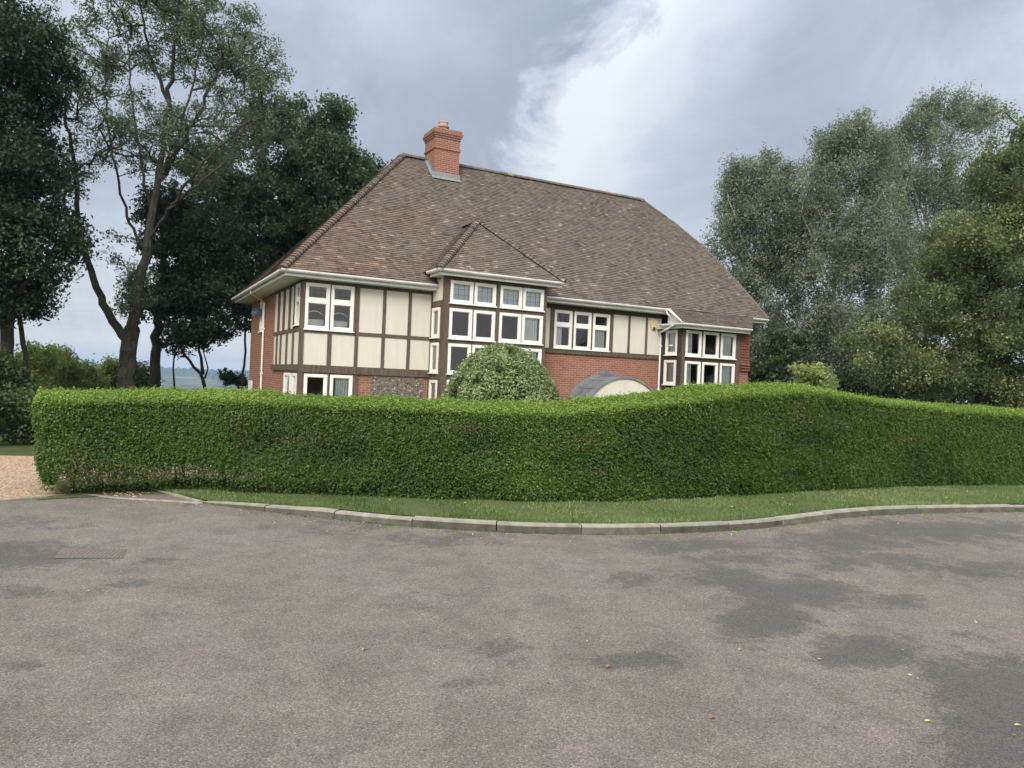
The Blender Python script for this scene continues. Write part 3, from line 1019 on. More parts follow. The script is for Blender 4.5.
# scorched brown patches
nd = 26000
BP = [(575, 440, .45, .14), (590, 470, .3, .12), (795, 412, .25, .25), (640, 392, .35, .10), (690, 385, .3, .05), (130, 470, .9, .14), (60, 455, .4, .3), (300, 440, .5, .12), (470, 430, .4, .1), (900, 440, .5, .12), (245, 420, .12, .4)]
s3 = []; z3 = []
for (x, y, ws, wz) in BP:
    d_ = ray(x, y)
    si_ = np.abs(hf[:, 0] / hf[:, 1] - d_[0] / d_[1]).argmin()
    zc_ = at(x, y, hf[si_][1])[2]
    n_p = int(420 * (ws * wz / .05) ** .5)
    s3.append(si_ + rng.normal(0, ws * 5, n_p)); z3.append(zc_ + rng.normal(0, wz * .6, n_p))
s3 = np.concatenate(s3); z3 = np.concatenate(z3)
H3 = np.interp(s3, np.arange(len(hf)), ht) - .02
ok = (s3 > 3) & (s3 < len(hf) - 3) & (z3 > .1) & (z3 < H3 - .16)
s3, z3 = s3[ok], z3[ok]
H3 = np.interp(s3, np.arange(len(hf)), ht) - .02
a3 = np.clip((z3 - 0.05) / (H3 - .11 - .05), 0.02, .98) * 0.5
P3, N3, _ = hedge_pts(s3, a3)
P3 = P3 + N3 * (0.012 + 0.050 * lump(s3 * .1, P3[:, 2]) + rng.normal(0, .02, len(s3)))[:, None]
fast_mesh('scorched_leaves', leaf_quads(P3 - HL, nrmz(N3 + rng.normal(0, .6, P3.shape)), 0.028, 0.015, rng), 4, rng.uniform(0, 1, len(s3)), M['scorched'], hedge)
# bare twigs in the face
mb = MB()
for _ in range(420):
    i = int(rng.integers(2, 42)) if rng.random() < .6 else int(rng.integers(2, len(hf) - 3))
    z = rng.uniform(0.1, 0.5) if i < 44 else rng.uniform(0.08, 1.2)
    p0_ = np.array([hf[i][0] - hn[i][0] * .08 - HL[0], hf[i][1] - hn[i][1] * .08 - HL[1], z])
    dv = np.array([hn[i][0] * .1 + rng.normal(0, .08), hn[i][1] * .1 + rng.normal(0, .03), rng.uniform(.0, .18)])
    mb.tube([p0_, p0_ + dv * .6, p0_ + dv + np.array([0, 0, .03])], [.0045, .003, .0015], 4, caps=False)
mb.build('bare_twigs', M['bare_twig'], hedge)
# long shoots standing above the clipped top and face
nsx = 14000
s2 = rng.uniform(0, len(hf) - 1.001, nsx); a2 = rng.uniform(0.46, 0.88, nsx)
P2, N2, H2 = hedge_pts(s2, a2)
P2 = P2 + np.array([0, 0, 1]) * rng.uniform(0.0, 0.035, nsx)[:, None] + N2 * 0.015
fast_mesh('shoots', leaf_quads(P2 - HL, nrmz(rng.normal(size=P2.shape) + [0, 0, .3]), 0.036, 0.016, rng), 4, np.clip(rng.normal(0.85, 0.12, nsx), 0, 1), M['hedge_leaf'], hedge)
# solid dark core added to block light within the hedge, open at the foot
mb = MB()
idx = np.arange(4, len(hf) - 2, 3)
sec = []
for i in idx:
    zb = 0.46 if i * 0.1 < 4.2 else 0.16
    zb += 0.10 * math.sin(i * 0.35)
    H_ = ht[i] - 0.03
    f_ = lambda o, z: (hf[i][0] + hn[i][0] * o - HL[0], hf[i][1] + hn[i][1] * o - HL[1], z)
    dd = 0.03 * math.sin(i * 0.9)
    sec.append([f_(-0.13 + dd, zb), f_(-0.08, (zb + H_) / 2), f_(-0.14, H_ - 0.26), f_(-0.40, H_ - 0.12), f_(-THICK + 0.16, H_ - 0.09), f_(-THICK + 0.12, H_ - .3), f_(-THICK + 0.12, zb)])
for a, b in zip(sec[:-1], sec[1:]):
    for j in range(7):
        mb.face([a[j], a[(j + 1) % 7], b[(j + 1) % 7], b[j]])
mb.face(sec[0]); mb.face(sec[-1][::-1])
mb.build('twig_mass', M['twig'], hedge)
mb = MB()
for i in range(3, len(hf) - 2, 4):
    for r_ in range(2):
        o_ = -rng.uniform(0.15, 1.0)
        x = hf[i][0] + hn[i][0] * o_ - HL[0] + rng.normal(0, .05); y = hf[i][1] + hn[i][1] * o_ - HL[1]
        mb.tube([(x, y, 0), (x + rng.normal(0, .04), y + rng.normal(0, .04), 0.3), (x + rng.normal(0, .12), y + rng.normal(0, .1), 0.7)], [0.016, 0.013, 0.006], 5)
mb.build('stems', M['dark_bark'], hedge)
# leaves on the free left end face
ne = 30000
e0, en, et = hf[1], hn[1], -hd[1]
ot_ = rng.uniform(-THICK, -0.28, ne); zt = rng.uniform(0.12, ht[1] - 0.05, ne)
bul = 0.02 + 0.10 * np.sin((zt - .05) / 1.4 * 2.4) - 0.10 * smooth(0.25, 0, ht[1] - zt)
PE = np.column_stack([e0[0] + en[0] * ot_ + et[0] * bul, e0[1] + en[1] * ot_ + et[1] * bul, zt])
NE = np.column_stack([np.full(ne, et[0]), np.full(ne, et[1]), np.full(ne, 0.2)])
PE += nrmz(NE) * (rng.normal(0, 0.03, ne) + 0.05 * lump(ot_ + 3, zt))[:, None]
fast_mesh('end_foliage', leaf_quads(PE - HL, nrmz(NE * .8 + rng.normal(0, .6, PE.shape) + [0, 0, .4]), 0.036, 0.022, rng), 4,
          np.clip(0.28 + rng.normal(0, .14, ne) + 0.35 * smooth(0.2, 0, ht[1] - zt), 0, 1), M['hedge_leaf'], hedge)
mb = MB()
p = lambda o, t, z: (e0[0] + en[0] * o + et[0] * t - HL[0], e0[1] + en[1] * o + et[1] * t - HL[1], z)
q0 = [p(-.45, .0, .35), p(-THICK + .12, .0, .35), p(-THICK + .12, .0, ht[1] - .2), p(-.45, .0, ht[1] - .2)]
q1 = [p(-.30, -.30, .35), p(-THICK + .12, -.30, .35), p(-THICK + .12, -.30, ht[1] - .12), p(-.30, -.30, ht[1] - .16)]
mb.face(q0); mb.face(q1[::-1])
for j in range(4): mb.face([q0[j], q1[j], q1[(j + 1) % 4], q0[(j + 1) % 4]])
mb.build('end_twig_mass', M['twig'], hedge)  # dark core added to block light behind the end leaves

# ------------------------------------------------------------------ the house (local x along the front, local y going back)
HO = np.array([-6.016, 21.0, 0.0])
house = empty('house', HO, R(27.8))
tag(house, 'two storey half-timbered brick house with a big brown tiled hipped roof behind the hedge', 'house')
Z0 = GZ - 0.1
EZ = 4.25
UE, VE = 16.9, 9.5
BAY = (3.92, 7.38, -1.0)        # u0, u1, v of the tall stair bay
WING = (12.85, 16.08, -1.13)

# every window: (face, a0, a1, z0, z1, kind, dressing)
WINS = []
def W_(face, a0, a1, z0, z1, kind='plain', dress=None):
    WINS.append((face, a0, a1, z0, z1, kind, dress))
W_('front', 0.05, 0.74, 2.86, 4.17, 'top_light', 'ledge'); W_('front', 0.78, 1.45, 2.86, 4.17, 'top_light', 'ledge')
W_('front', 0.10, 0.76, 0.3, 1.58, 'plain', None); W_('front', 0.84, 1.50, 0.3, 1.58, 'plain', 'curtain_low')
for i, c in enumerate(('curtain_left', None, 'curtain')):
    W_('front', 8.29 + i * 0.775, 8.99 + i * 0.775, 2.80, 4.07, 'top_light', c)
BX = [(4.06, 4.80), (4.85, 5.57), (5.72, 6.48), (6.52, 7.26)]
for i, (a, b) in enumerate(BX):
    W_('bay', a, b, 3.87, 4.54, 'leaded', 'blind')
    W_('bay', a, b, 2.81, 3.71, 'plain', 'curtain' if i == 3 else None)
    W_('bay', a, b, 1.76, 2.66, 'plain', 'curtain' if i == 3 else None)
    W_('bay', a, b, 0.75, 1.57, 'plain', None)
for z0, z1 in ((2.84, 3.74), (1.77, 2.68), (0.75, 1.55)):
    W_('bay_side', 0.10, 0.70, z0, z1, 'plain', 'curtain')
for i, (a, b) in enumerate(((13.02, 13.74), (13.82, 14.56), (14.66, 15.37))):
    dr = ('curtain_left', None, 'curtain')[i]
    W_('wing', a, b, 2.76, 3.67, 'plain', dr); W_('wing', a, b, 1.68, 2.58, 'plain', dr)
W_('wing_side', 0.34, 0.96, 2.79, 3.67, 'plain', 'curtain'); W_('wing_side', 0.30, 0.93, 1.73, 2.60, 'plain', 'curtain')
W_('left', 0.22, 0.84, 2.98, 4.17, 'top_light', None)
W_('left', 0.30, 0.90, 0.3, 1.58, 'plain', None); W_('left', 1.20, 2.15, 0.3, 1.58, 'plain', None)
W_('left', 6.55, 7.15, 3.05, 4.15, 'plain', None)

# each face: origin, direction along, outward normal (in local house space)
FACES = {
    'front': ((0, 0), (1, 0), (0, -1)),
    'bay': ((0, BAY[2]), (1, 0), (0, -1)),
    'bay_side': ((BAY[0], 0), (0, -1), (-1, 0)),
    'wing': ((0, WING[2]), (1, 0), (0, -1)),
    'wing_side': ((WING[0], 0), (0, -1), (-1, 0)),
    'left': ((0, 0), (0, 1), (-1, 0)),
}


def fp(face, a, out, z):
    o_, al, nn = FACES[face]
    return (o_[0] + al[0] * a + nn[0] * out, o_[1] + al[1] * a + nn[1] * out, z)


def fbox(mb, face, a0, a1, o0, o1, z0, z1, tone=0.5):
    A, B = fp(face, a0, o0, z0), fp(face, a1, o1, z1)
    mb.box(min(A[0], B[0]), max(A[0], B[0]), min(A[1], B[1]), max(A[1], B[1]), z0, z1, tone)


def wall_grid(mb, face, a0, a1, z0, z1):
    holes = [(w[1] + .02, w[2] - .02, w[3] + .02, w[4] - .02) for w in WINS if w[0] == face and w[2] > a0 and w[1] < a1]
    As = sorted({a0, a1} | {h for w in holes for h in w[:2] if a0 < h < a1})
    Zs = sorted({z0, z1} | {h for w in holes for h in w[2:] if z0 < h < z1})
    nn = FACES[face][2]
    for i in range(len(As) - 1):
        for j in range(len(Zs) - 1):
            ca, cz = (As[i] + As[i + 1]) / 2, (Zs[j] + Zs[j + 1]) / 2
            if any(h[0] < ca < h[1] and h[2] < cz < h[3] for h in holes):
                continue
            pts = [fp(face, As[i], 0, Zs[j]), fp(face, As[i + 1], 0, Zs[j]), fp(face, As[i + 1], 0, Zs[j + 1]), fp(face, As[i], 0, Zs[j + 1])]
            uv = [(As[i], Zs[j]), (As[i + 1], Zs[j]), (As[i + 1], Zs[j + 1]), (As[i], Zs[j + 1])]
            mb.face(pts, uv)


mb = MB()
wall_grid(mb, 'front', 0, BAY[0], Z0, EZ); wall_grid(mb, 'front', BAY[1], WING[0], Z0, EZ); wall_grid(mb, 'front', WING[1], UE, Z0, EZ)
wall_grid(mb, 'left', 0, VE, Z0, EZ)
wall_grid(mb, 'bay', BAY[0], BAY[1], Z0, 4.68); wall_grid(mb, 'bay_side', 0, 1.0, Z0, 4.68)
mb.face([(BAY[1], 0, Z0), (BAY[1], BAY[2], Z0), (BAY[1], BAY[2], 4.68), (BAY[1], 0, 4.68)])
wall_grid(mb, 'wing', WING[0], WING[1], Z0, 3.86); wall_grid(mb, 'wing_side', 0, 1.13, Z0, 3.86)
mb.face([(WING[1], 0, Z0), (WING[1], WING[2], Z0), (WING[1], WING[2], 3.86), (WING[1], 0, 3.86)])
mb.face([(UE, 0, Z0), (UE, VE, Z0), (UE, VE, EZ), (UE, 0, EZ)]); mb.face([(0, VE, Z0), (UE, VE, Z0), (UE, VE, EZ), (0, VE, EZ)])
mb.build('wall', M['brick'], house)
# rooms: floors, ceiling and partitions, seen dimly through the glass
mb = MB()
mb.box(0.05, UE - .05, 0.35, VE - .05, 1.62, 1.72); mb.box(0.05, UE - .05, 0.30, VE - .05, 4.20, 4.24); mb.box(0.05, UE - .05, 0.05, VE - .05, Z0 + .2, Z0 + .3)
for u in (3.6, 7.7, 12.6): mb.box(u, u + .1, 0.3, VE - .1, Z0 + .3, 4.2)
mb.box(0.1, UE - .1, 4.5, 4.6, Z0 + .3, 4.2)
mb.build('room_partitions', M['room'], house)

# --- windows
def window(face, a0, a1, z0, z1, kind, dress):
    mb = MB()
    fw = 0.082
    O1 = 0.055
    def bar(x0, x1, y0, y1, o0=-0.05, o1=O1): fbox(mb, face, x0, x1, o0, o1, y0, y1)
    bar(a0, a0 + fw, z0, z1); bar(a1 - fw, a1, z0, z1)
    bar(a0 + fw, a1 - fw, z1 - fw, z1); bar(a0 + fw, a1 - fw, z0, z0 + fw)
    panes = [(a0 + fw, a1 - fw, z0 + fw, z1 - fw)]
    if kind == 'top_light':
        zt = z1 - (z1 - z0) * 0.325
        bar(a0 + fw, a1 - fw, zt - 0.14, zt)
        panes = [(a0 + fw, a1 - fw, z0 + fw, zt - 0.14), (a0 + fw, a1 - fw, zt, z1 - fw)]
    # inner casement bead, set back, and sill
    for (x0, x1, y0, y1) in panes:
        t = 0.018
        bar(x0, x0 + t, y0, y1, -0.03, 0.035); bar(x1 - t, x1, y0, y1, -0.03, 0.035); bar(x0 + t, x1 - t, y0, y0 + t, -0.03, 0.035); bar(x0 + t, x1 - t, y1 - t, y1, -0.03, 0.035)
    fbox(mb, face, a0 - 0.03, a1 + 0.03, 0.0, O1 + 0.045, z0 - 0.035, z0 - 0.002)
    fr_o = mb.build('window', M['white'], house)
    for (x0, x1, y0, y1) in panes:
        g_ = MB()
        g_.face([fp(face, x0, 0.0, y0), fp(face, x1, 0.0, y0), fp(face, x1, 0.0, y1), fp(face, x0, 0.0, y1)])
        g_.build('pane', M['glass'], fr_o)
    x0, x1, y0, y1 = panes[0]
    if kind in ('leaded', 'top_light'):
        l = MB()
        qx0, qx1, qy0, qy1 = panes[-1]
        nxb = 3 if kind == 'leaded' else 3
        for i in range(1, nxb):
            xx = qx0 + (qx1 - qx0) * i / nxb
            fbox(l, face, xx - 0.002, xx + 0.002, 0.003, 0.010, qy0, qy1)
        for i in range(1, 3):
            yy = qy0 + (qy1 - qy0) * i / 3
            fbox(l, face, qx0, qx1, 0.011, 0.014, yy - 0.003, yy + 0.003)
        l.build('leading', M['black'], fr_o)
    if dress:
        c = MB()
        if dress == 'blind':
            fbox(c, face, x0 - .03, x1 + .03, -0.10, -0.085, y0 + (y1 - y0) * random.choice((0, 0, 0.05)), y1 + .02)
            c.build('blind', M['blind'], fr_o)
        elif dress == 'ledge':
            # a pale swag of cloth and things on the window board
            fbox(c, face, x0, x1, -0.30, -0.27, y0 + 0.02, y0 + 0.22)
            for i in range(9):
                s0_, s1_ = i / 9, (i + 1) / 9
                zc = lambda s: y1 - 0.06 - 0.12 * (2 * s - 1) ** 2 - .16
                c.face([fp(face, x0 + (x1 - x0) * s0_, -0.24, zc(s0_)), fp(face, x0 + (x1 - x0) * s1_, -0.24, zc(s1_)), fp(face, x0 + (x1 - x0) * s1_, -0.26, zc(s1_) + .03), fp(face, x0 + (x1 - x0) * s0_, -0.26, zc(s0_) + .03)])
            c.build('window_dressing', M['curtain'], fr_o)
        else:
            w0, w1 = x0 - .03, x1 + .03
            zt_ = y1 + .05
            if dress == 'curtain_left': w1 = x0 + (x1 - x0) * 0.5
            if dress == 'curtain': w0 = x0 + (x1 - x0) * 0.04; w1 = x0 + (x1 - x0) * 0.88
            if dress == 'curtain_low': w0 = x0 + (x1 - x0) * .2; zt_ = y1
            nseg = 26
            top_pts, bot = [], []
            for i in range(nseg + 1):
                x = w0 + (w1 - w0) * i / nseg
                d_ = -0.065 + 0.016 * math.sin(i * 1.5) + 0.008 * math.sin(i * 2.9)
                top_pts.append(fp(face, x, d_, zt_)); bot.append(fp(face, x + 0.02 * math.sin(i), d_ * 1.1, y0 - .03))
            for i in range(nseg):
                c.face([bot[i], bot[i + 1], top_pts[i + 1], top_pts[i]])
            c.build('curtain', M['curtain'], fr_o)


for w in WINS:
    window(*w)

# --- render panels and timbers
def panel(face, a0, a1, z0, z1):
    mb = MB(); fbox(mb, face, a0, a1, 0.004, 0.022, z0, z1); mb.build('render_panel', M['render'], house)
def post(face, a0, a1, z0, z1, out=0.045, mat='timber', name='timber_post'):
    mb = MB(); fbox(mb, face, a0, a1, 0.002, out, z0, z1); mb.build(name, M[mat], house)
def rail(face, a0, a1, z0, z1, out=0.052, mat='timber'):
    post(face, a0, a1, z0, z1, out, mat, 'timber_rail')

# left front section
for a0, a1 in ((0.0, 0.72), (0.84, 1.54), (1.62, 2.33), (2.43, 3.13), (3.23, 3.86)):
    panel('front', a0, a1, 1.82, 2.76)
for a0, a1 in ((1.62, 2.33), (2.43, 3.13), (3.23, 3.86)):
    panel('front', a0, a1, 2.86, 4.16)
post('front', 1.515, 1.62, 1.84, 4.17)
for a in (2.33, 3.13): post('front', a, a + .10, 1.84, 4.17)
post('front', 3.86, BAY[0], Z0, 4.17, 0.06); post('front', 0.72, 0.84, 1.84, 2.76)
post('front', 0.742, 0.778, 2.86, 4.17, 0.035)
rail('front', 0.0, 3.86, 2.76, 2.858); rail('front', 0, 3.92, 4.172, 4.25, .04)
rail('front', 0.0, 3.92, 1.62, 1.84, 0.075)
post('front', 1.515, 1.66, 0.2, 1.618); post('front', 0.765, 0.835, 0.2, 1.618)
mb = MB(); fbox(mb, 'front', 2.06, 3.70, 0.003, 0.02, 0.2, 1.615); mb.build('flint_panel', M['flint'], house)
# corner post
mb = MB(); mb.box(-0.056, 0.045, -0.056, 0.16, Z0, 4.17); mb.build('corner_post', M['timber'], house)
# left side
VL = 4.18
for a0, a1 in ((0.24, 0.92), (1.04, 1.86), (1.98, 2.84), (2.96, 3.5), (3.6, VL)):
    panel('left', a0, a1, 1.84, 2.80)
for a0, a1 in ((0.98, 1.55), (1.78, 2.45), (2.66, 3.3), (3.52, VL)):
    panel('left', a0, a1, 2.90, 4.17)
for a in (0.86, 1.58, 2.5, 3.36): post('left', a, a + .14, 2.90, 4.17, 0.07)
for a in (0.92, 1.86, 2.84, 3.5): post('left', a, a + .11, 1.84, 2.80, 0.07)
rail('left', 0.16, VL + .05, 2.80, 2.90, .055); rail('left', 0.16, VL + .18, 1.66, 1.84, 0.08); rail('left', 0.16, VL, 4.172, 4.25, .04)
# right of the bay
for a0, a1 in ((7.44, 8.13), (10.72, 11.35), (11.44, 12.12), (12.21, 12.84)):
    panel('front', a0, a1, 2.78, 4.10)
for a0, a1 in ((8.13, 8.28), (8.993, 9.062), (9.768, 9.837), (10.545, 10.70), (11.35, 11.44), (12.12, 12.21)): post('front', a0, a1, 2.78, 4.10)
rail('front', 7.385, 12.84, 2.62, 2.765, 0.065); rail('front', 7.385, 12.84, 4.11, 4.25, 0.03, 'dark_timber')
# tall bay
u0, u1, _ = BAY
post('bay', u0 + 0.0, u0 + 0.13, Z0, 4.68, 0.04); post('bay', u1 - 0.115, u1, Z0, 4.68, 0.04); post('bay', 5.575, 5.715, Z0, 4.68, 0.04)
for i, (a, b) in enumerate(((u0 + .133, 5.572), (5.718, u1 - .118))):
    for z0, z1 in ((4.543, 4.68), (3.712, 3.832), (2.662, 2.772), (1.572, 1.722)): rail('bay', a, b, z0, z1, 0.03)
for a, b in ((4.802, 4.848), (6.482, 6.518)):
    for z0, z1 in ((3.836, 4.54), (2.776, 3.708), (1.726, 2.658), (0.6, 1.568)): post('bay', a, b, z0, z1, 0.02)
mb = MB(); fbox(mb, 'bay', u0 + .135, u1 - .12, 0.002, 0.02, Z0, 0.71); mb.build('bay_base_board', M['timber'], house)
panel('bay_side', 0.02, 0.86, 3.95, 4.66)
mb = MB(); fbox(mb, 'bay_side', 0.87, 1.038, 0.002, 0.03, Z0, 4.68); fbox(mb, 'bay_side', 0.005, 0.095, 0.002, 0.03, Z0, 3.85); fbox(mb, 'bay_side', 0.705, 0.868, 0.002, 0.02, Z0, 3.8)
mb.build('timber_post', M['timber'], house)
for z0, z1 in ((3.78, 3.93), (2.69, 2.80), (1.57, 1.73)): rail('bay_side', 0.096, 0.865, z0, z1, 0.04)
# right wing
u0, u1, _ = WING
post('wing', u0 + .0, u0 + 0.165, Z0, 3.86, 0.04); post('wing', 15.38, 15.62, Z0, 3.86, 0.04)
for a, b in ((13.745, 13.815), (14.565, 14.655)):
    for z0, z1 in ((2.76, 3.67), (1.6, 2.58)): post('wing', a, b, z0, z1, 0.03, 'dark_timber')
rail('wing', u0 + .167, 15.378, 3.675, 3.86, 0.035, 'dark_timber'); rail('wing', u0 + .167, 15.378, 2.59, 2.72, 0.035, 'dark_timber'); rail('wing', u0 + .167, 15.378, 1.45, 1.64, 0.035)
mb = MB()
fbox(mb, 'wing_side', 0.97, 1.168, 0.002, 0.04, Z0, 3.86); fbox(mb, 'wing_side', 0.0, 0.29, 0.002, 0.03, Z0, 3.86)
mb.build('timber_post', M['dark_timber'], house)
for z0, z1 in ((3.68, 3.86), (2.61, 2.75), (1.4, 1.69)): rail('wing_side', 0.292, 0.968, z0, z1, 0.03, 'dark_timber')
# hung tiles at the wing's right end, kicked out at the foot
mb = MB()
zt = 3.86
rr_ = 0
while zt > 2.45:
    zb_ = zt - 0.105
    for i in range(3):
        a0, a1 = 15.625 + i * 0.152, 15.625 + (i + 1) * 0.152 - .003
        o1 = 0.055 + 0.02 * random.random() + (0.05 if zb_ < 2.6 else 0)
        A = [fp('wing', a0, 0.02, zt), fp('wing', a1, 0.02, zt), fp('wing', a1, o1, zb_), fp('wing', a0, o1, zb_)]
        B = [fp('wing', a0, o1 - .02, zb_), fp('wing', a1, o1 - .02, zb_)]
        mb.face(A, tone=random.random()); mb.face([A[3], A[2], B[1], B[0]], tone=0.1)
    zt -= 0.10
mb.build('hung_tiles', M['tile_hung'], house)

# --- roof
class Slope:
    pass


def tile_slope(mb, O, A, U, tmax, lo, hi, tw=0.165, th=0.10, tone_shift=0.0, seed=0, prof=None):
    """courses of individual plain tiles on the plane O + s*A + t*U, s between lo(t) and hi(t)"""
    rg = random.Random(seed)
    O, A, U = Vector(O), Vector(A), Vector(U)
    Nn_ = A.cross(U).normalized()
    if Nn_.z < 0: Nn_ = -Nn_
    t = 0.0; r = 0
    while t < tmax - 0.01:
        t1 = min(t + th, tmax)
        off = (r % 2) * tw / 2 + rg.uniform(-.01, .01)
        sa, sb = min(lo(t), lo(t1)), max(hi(t), hi(t1))
        s = math.floor((sa) / tw) * tw + off - tw
        wav = lambda s_: 0.012 * math.sin(s_ * 1.1 + t * 0.8) + 0.008 * math.sin(s_ * 2.7 - t * 1.9)
        while s < sb:
            b0, b1 = max(s, lo(t)), min(s + tw - 0.004, hi(t))
            c0, c1 = max(s, lo(t1)), min(s + tw - 0.004, hi(t1))
            if b1 > b0 + 0.01 or c1 > c0 + 0.01:
                if b1 <= b0: b0 = b1 = (b0 if lo(t) > s else b1)
                if c1 <= c0: c0 = c1 = min(max((c0 + c1) / 2, lo(t1)), hi(t1))
                lift = 0.016 + rg.uniform(0, 0.009)
                p0 = O + A * b0 + U * t + Nn_ * (lift + wav(b0)); p1 = O + A * b1 + U * t + Nn_ * (lift + wav(b1) + rg.uniform(-.003, .003))
                q1 = O + A * c1 + U * t1 + Nn_ * (0.004 + wav(c1)); q0 = O + A * c0 + U * t1 + Nn_ * (0.004 + wav(c0))
                tn_ = min(1, max(0, rg.gauss(0.48, 0.2) + tone_shift + (0.3 if rg.random() < 0.025 else 0)))
                mb.face([p0, p1, q1, q0], [(0, 0)] * 4, tn_)
                mb.face([p0 - Nn_ * 0.022, p1 - Nn_ * 0.022, p1, p0], [(0, 0)] * 4, tn_ * 0.6)
            s += tw
        t = t1; r += 1


roof = empty('roof', (0, 0, 0)); roof.parent = house
RZ = 9.73
RL, RR, VM = 4.37, 15.42, 4.75
EL, EV, ZE = -0.70, -0.50, 4.45
ER = 17.71
# right edge of the front slope: hip above, then sweeping down to the eave
redge_v = [-0.5, 0.5, 1.24, 2.10, 2.79, 3.70, 4.75]
redge_u = [17.71, 17.57, 17.44, 17.25, 16.97, 16.36, 15.42]
sl_len = math.hypot(VM - EV, RZ - ZE)
Uf = Vector((0, VM - EV, RZ - ZE)).normalized()
t2v = lambda t: EV + t * Uf.y
mb = MB()
lo_f = lambda t: EL + (RL - EL) * t / sl_len
hi_f = lambda t: float(np.interp(t2v(t), redge_v, redge_u))
tile_slope(mb, (0, EV, ZE), (1, 0, 0), Uf, sl_len, lo_f, hi_f, seed=1)
# left hip face
UL = Vector((RL - EL, 0, RZ - ZE)); ll = UL.length; UL.normalize()
VB = 10.0
tile_slope(mb, (EL, 0, ZE), (0, 1, 0), UL, ll, lambda t: EV + (VM - EV) * t / ll, lambda t: VB + (VM - VB) * t / ll, seed=2, tone_shift=-.05)
# wing: the same slope carried down over it at a gentler pitch
Uw = Vector((0, 1.12, 0.60)); lw = Uw.length; Uw.normalize()
tile_slope(mb, (0, -1.60, 3.86), (1, 0, 0), Uw, lw, lambda t: 12.48 + t * 0.25, lambda t: 15.74 + t * 0.9, seed=3)
# stair bay roof
by0, by1, bv, bz = 3.52, 7.76, -1.42, 4.80
bc, bzt = (by0 + by1) / 2, 6.78
hb = (by1 - by0) / 2
Ub = Vector((0, hb, bzt - bz)); lb = Ub.length; Ub.normalize()
tile_slope(mb, (0, bv, bz), (1, 0, 0), Ub, lb, lambda t: by0 + hb * t / lb, lambda t: by1 - hb * t / lb, seed=4, tone_shift=.08)
mzv = lambda z: (z - ZE) / (RZ - ZE) * (VM - EV) + EV
for sx, ub, sd_ in ((1, by0, 5), (-1, by1, 6)):
    Us = Vector((sx * hb, 0, bzt - bz)); Us.normalize()
    tile_slope(mb, (ub, 0, bz), (0, 1, 0), Us, lb, lambda t: bv + hb * t / lb, lambda t: mzv(bz + (bzt - bz) * t / lb) + .06, seed=sd_, tone_shift=.02)
mb.build('roof_tiles', M['tiles'], roof)
# decking under the tiles plus rear and right-hand slopes
mb = MB()
dz = -0.03
def dq(*pts): mb.face([(p[0], p[1], p[2] + dz) for p in pts], tone=0.35)
vs_ = np.linspace(EV, VM, 14)
zf_ = lambda v: ZE + (v - EV) / (VM - EV) * (RZ - ZE)
for a, b in zip(vs_[:-1], vs_[1:]):
    ua, ub_ = float(np.interp(a, redge_v, redge_u)), float(np.interp(b, redge_v, redge_u))
    la, lb_ = EL + (RL - EL) * (a - EV) / (VM - EV), EL + (RL - EL) * (b - EV) / (VM - EV)
    dq((la, a, zf_(a)), (ua, a, zf_(a)), (ub_, b, zf_(b)), (lb_, b, zf_(b)))
    a2, b2 = 2 * VM - a, 2 * VM - b
    mb.face([(la, a2, zf_(a)), (ua, a2, zf_(a)), (ub_, b2, zf_(b)), (lb_, b2, zf_(b))], tone=.4)
    mb.face([(ua, a, zf_(a)), (ua, a2, zf_(a)), (ub_, b2, zf_(b)), (ub_, b, zf_(b))], tone=.4)
dq((EL, EV, ZE), (RL, VM, RZ), (EL, VB, ZE))
mb.build('rear_slopes', M['tiles'], roof)
# hip, ridge and bonnet tiles
def bonnets(name, P, Q, up, n, r=0.13):
    P, Q = Vector(P), Vector(Q)
    d = (Q - P) / n
    t = d.normalized()
    side = t.cross(Vector((0, 0, 1))).normalized()
    upv = side.cross(t).normalized()
    mb = MB()
    for i in range(n):
        a = P + d * i - t * 0.03; b = P + d * (i + 1) + t * 0.03
        r0 = r * random.uniform(.92, 1.08); r1 = r * 0.62
        tn_ = min(1, max(0, random.gauss(0.38, 0.25)))
        for j in range(5):
            f0, f1 = math.pi * j / 5, math.pi * (j + 1) / 5
            c = lambda o, rr2, f_: o + side * (math.cos(f_) * rr2 * 1.25) + upv * (math.sin(f_) * rr2 * 0.75 - 0.02)
            mb.face([c(a, r0, f0), c(a, r0, f1), c(b, r1, f1), c(b, r1, f0)], [(0, 0)] * 4, tn_)
            mb.face([a, c(a, r0, f1), c(a, r0, f0)], [(0, 0)] * 3, 0.05)
    return mb.build(name, M['bonnet'], roof)
bonnets('hip_tiles', (EL, EV, ZE + .03), (RL, VM, RZ + .03), None, 62)
bonnets('hip_tiles', (by0, bv, bz + .03), (bc, bv + hb, bzt + .03), None, 25, .12)
bonnets('hip_tiles', (by1, bv, bz + .03), (bc, bv + hb, bzt + .03), None, 25, .12)
pts_r = [(u, v, zf_(v) + .02) for u, v in zip(redge_u, redge_v)]
mb = MB()
def half_round(mb, P, Q, n, r):
    P, Q = Vector(P), Vector(Q); d = (Q - P) / n; t = d.normalized()
    side = t.cross(Vector((0, 0, 1))).normalized(); upv = side.cross(t).normalized()
    for i in range(n):
        a, b = P + d * i, P + d * (i + 1) - t * 0.012
        tn_ = min(1, max(0, random.gauss(0.42, 0.15))); rr = r * random.uniform(.96, 1.04)
        for j in range(6):
            f0, f1 = math.pi * j / 6, math.pi * (j + 1) / 6
            c = lambda o, f_: o + side * (math.cos(f_) * rr) + upv * (math.sin(f_) * rr - 0.03)
            mb.face([c(a, f0), c(a, f1), c(b, f1), c(b, f0)], [(0, 0)] * 4, tn_)
